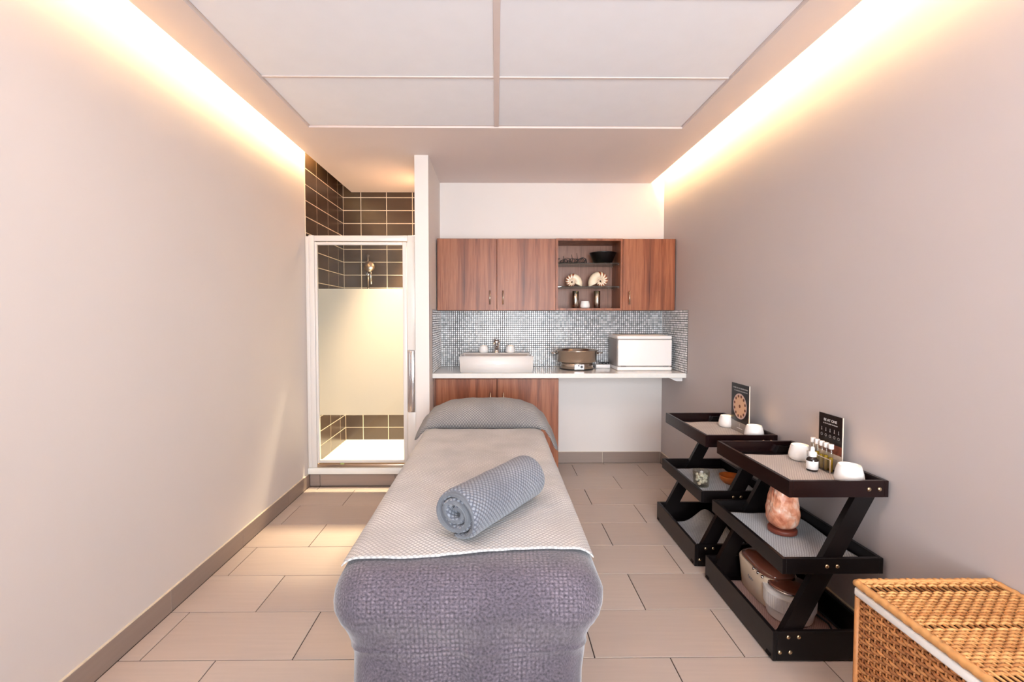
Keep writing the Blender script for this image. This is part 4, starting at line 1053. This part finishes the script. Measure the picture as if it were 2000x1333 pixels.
for (r_, z) in pr_:
    for j in range(nrib):
        a = 2 * PI * j / nrib; rr = r_ + (.0016 if j % 2 and .045 < z < .11 else 0); rb.v.append((wx + .012 + rr * math.cos(a), wy - .088 + rr * math.sin(a), zb_ + z))
for i in range(len(pr_) - 1):
    for j in range(nrib):
        j2 = (j + 1) % nrib; rb.f.append((i * nrib + j, i * nrib + j2, (i + 1) * nrib + j2, (i + 1) * nrib + j)); rb.sm.append(False)
rb.f.append(tuple(range(nrib))[::-1]); rb.f.append(tuple((len(pr_) - 1) * nrib + j for j in range(nrib))); rb.sm += [False, False]
rb.build('ribbed_well', M['plast'], ww)
MB().lathe((wx + .012, wy - .088, zb_ + .1245), [(.080, 0), (.086, .002), (.086, .016), (.078, .020), (.01, .024)], 48).build('well_lid', M['smoke'], ww)
MB().lathe((wx + .012, wy - .088, zb_ + .1242), [(.082, 0), (.0885, .001), (.0885, .012), (.0865, .0125)], 48).build('steel_rim', M['chrome'], ww)
mb = MB()
for k in range(3): mb.cyl((wx - .084, wy + .03 - .035 * k, zb_ + .140), .006, .010, 12)
mb.build('control_knobs', M['chrome'], ww)
MB().tube([(wx - .0875 + .0006 * math.sin(t), wy + .072 - .0036 * t, zb_ + .088 + .009 * math.sin(t * 1.7) * (1 - .05 * t)) for t in [k * .5 for k in range(26)]], .0012, 6).build('script_mark', M['greyplast'], ww)
mb = MB().tube([(1.425, 2.02, zb_ + .006), (1.43, 1.93, zb_ + .012), (1.405, 1.87, zb_ + .02), (1.44, 1.85, zb_ + .026), (1.452, 1.90, zb_ + .012), (1.458, 2.05, zb_ + .008), (1.462, 2.20, zb_ + .008)], .0042, 8)
mb.build('power_cable', M['cable'], None, 'black cable looped at the end of the nearer bottom tray', 'cable')
MB().tube([(1.335, 1.826, zb_ + .006), (1.345, 1.86, zb_ + .018), (1.375, 1.875, zb_ + .010), (1.39, 1.835, zb_ + .006)], .003, 8).build('thin_cable', M['wcable'], None, 'thin white cord end beside the black cable in the bottom tray', 'cord')

# glass of white stones and orange bowl
gx, gy = 1.196, 2.655
gg = empty('stone_glass', (gx, gy, zm_), 'clear tumbler filled with white stones on the farther trolley', 'glass')
MB().lathe((gx, gy, zm_), [(.040, 0), (.043, .003), (.047, .088), (.0465, .09), (.045, .088), (.041, .006), (.002, .005)], 32).build('tumbler', M['vglass'], gg)
rnd = random.Random(5); 
for k in range(40):
    bm = bmesh.new(); bmesh.ops.create_icosphere(bm, subdivisions=1, radius=1.0)
    a, rr, zz = rnd.uniform(0, 6.28), .029 * math.sqrt(rnd.random()), .018 + .056 * k / 40
    s_ = [rnd.uniform(.008, .0118) for _ in range(3)]
    vs_ = [(gx + rr * math.cos(a) + v.co.x * s_[0], gy + rr * math.sin(a) + v.co.y * s_[1], zm_ + zz + v.co.z * s_[2]) for v in bm.verts]
    bm.verts.index_update(); MB().add(vs_, [[v.index for v in f.verts] for f in bm.faces], False).build('white_stone', M['candle_c'], gg); bm.free()
ob = empty('orange_bowl', (1.385, 2.69, zm_), 'small orange-brown wooden bowl on the farther trolley', 'bowl')
MB().lathe(ob.location, [(.030, 0), (.036, .002), (.056, .022), (.062, .044), (.061, .048), (.057, .046), (.050, .024), (.03, .008), (.002, .007)], 40).build('vessel', M['terra'], ob)

# ================================================================== WICKER HAMPER
hx0, hx1, hy0, hy1, hz = 1.105, 1.520, .76, 1.372, .525
hp = empty('wicker_hamper', (1.31, 1.07, 0), 'honey-coloured wicker hamper with white liner and closed lid', 'hamper')
MB().box(hx0 + .012, hx1 - .012, hy0 + .012, hy1 - .012, .004, hz - .01).build('shade_core', M['wickdark'], hp)  # dark block in place of the shade behind the weave
def weave(mb, org, du, dv, dn, lu, lv, stake, row, r_s, r_w, gaps=(), amp=1.0):
    """stakes run along v, weavers run along u passing over and under them"""
    org, du, dv, dn = Vector(org), Vector(du), Vector(dv), Vector(dn)
    ns = int(lu / stake)
    for i in range(ns + 1):
        p = org + du * (i * lu / ns); mb.tube([p, p + dv * lv], r_s, 5)
    nr = int(lv / row); rr = random.Random(11)
    for j in range(nr):
        v = (j + .5) * lv / nr
        if any(abs(v - g) < row * .7 for g in gaps): continue
        pts = []
        for i in range(ns * 2 + 1):
            ph = (i * .5 + (j % 2)) * PI
            pts.append(org + du * (lu * i / (ns * 2)) + dv * (v + rr.uniform(-.0008, .0008)) + dn * (r_w * amp * math.cos(ph)))
        mb.tube(pts, r_w, 5)
mb = MB()
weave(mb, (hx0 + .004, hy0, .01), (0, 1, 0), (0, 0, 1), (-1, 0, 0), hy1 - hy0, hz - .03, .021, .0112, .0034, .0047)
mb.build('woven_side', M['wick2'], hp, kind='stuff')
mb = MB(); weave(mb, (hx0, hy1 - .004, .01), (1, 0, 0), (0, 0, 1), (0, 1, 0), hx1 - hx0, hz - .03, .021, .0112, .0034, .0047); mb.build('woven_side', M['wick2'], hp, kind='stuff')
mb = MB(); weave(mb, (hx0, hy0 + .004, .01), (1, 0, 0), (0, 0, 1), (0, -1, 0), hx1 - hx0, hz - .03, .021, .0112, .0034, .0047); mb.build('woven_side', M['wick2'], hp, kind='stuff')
for xx, yy in ((hx0, hy0), (hx0, hy1), (hx1, hy0), (hx1, hy1)):
    MB().tube([(xx, yy, 0), (xx, yy, hz - .024)], .008, 10).build('corner_post', M['wick2'], hp)
mb = MB().box(hx0 - .008, hx1 + .004, hy0 - .008, hy1 + .008, hz - .022, hz + .004, .006, 2); mb.build('liner_cuff', M['liner'], hp)
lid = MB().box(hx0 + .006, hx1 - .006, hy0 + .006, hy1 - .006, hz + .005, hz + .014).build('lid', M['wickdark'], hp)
mb = MB()
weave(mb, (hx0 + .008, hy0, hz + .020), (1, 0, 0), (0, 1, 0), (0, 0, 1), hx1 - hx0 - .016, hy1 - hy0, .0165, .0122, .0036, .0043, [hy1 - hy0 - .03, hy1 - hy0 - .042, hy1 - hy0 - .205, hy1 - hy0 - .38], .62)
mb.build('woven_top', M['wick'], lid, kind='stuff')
ring = [(hx0 - .004, hy0 - .004, hz + .018), (hx1 + .003, hy0 - .004, hz + .018), (hx1 + .003, hy1 + .004, hz + .018), (hx0 - .004, hy1 + .004, hz + .018)]
for a, b2 in zip(ring, ring[1:] + ring[:1]):
    pts = [Vector(a).lerp(Vector(b2), k / 60) + Vector((0, 0, .0018 * math.sin(k * 2.1))) for k in range(61)]
    MB().tube(pts, [.0105 + .0012 * math.sin(k * 2.6) for k in range(61)], 10).build('lid_rim', M['wick'], lid)
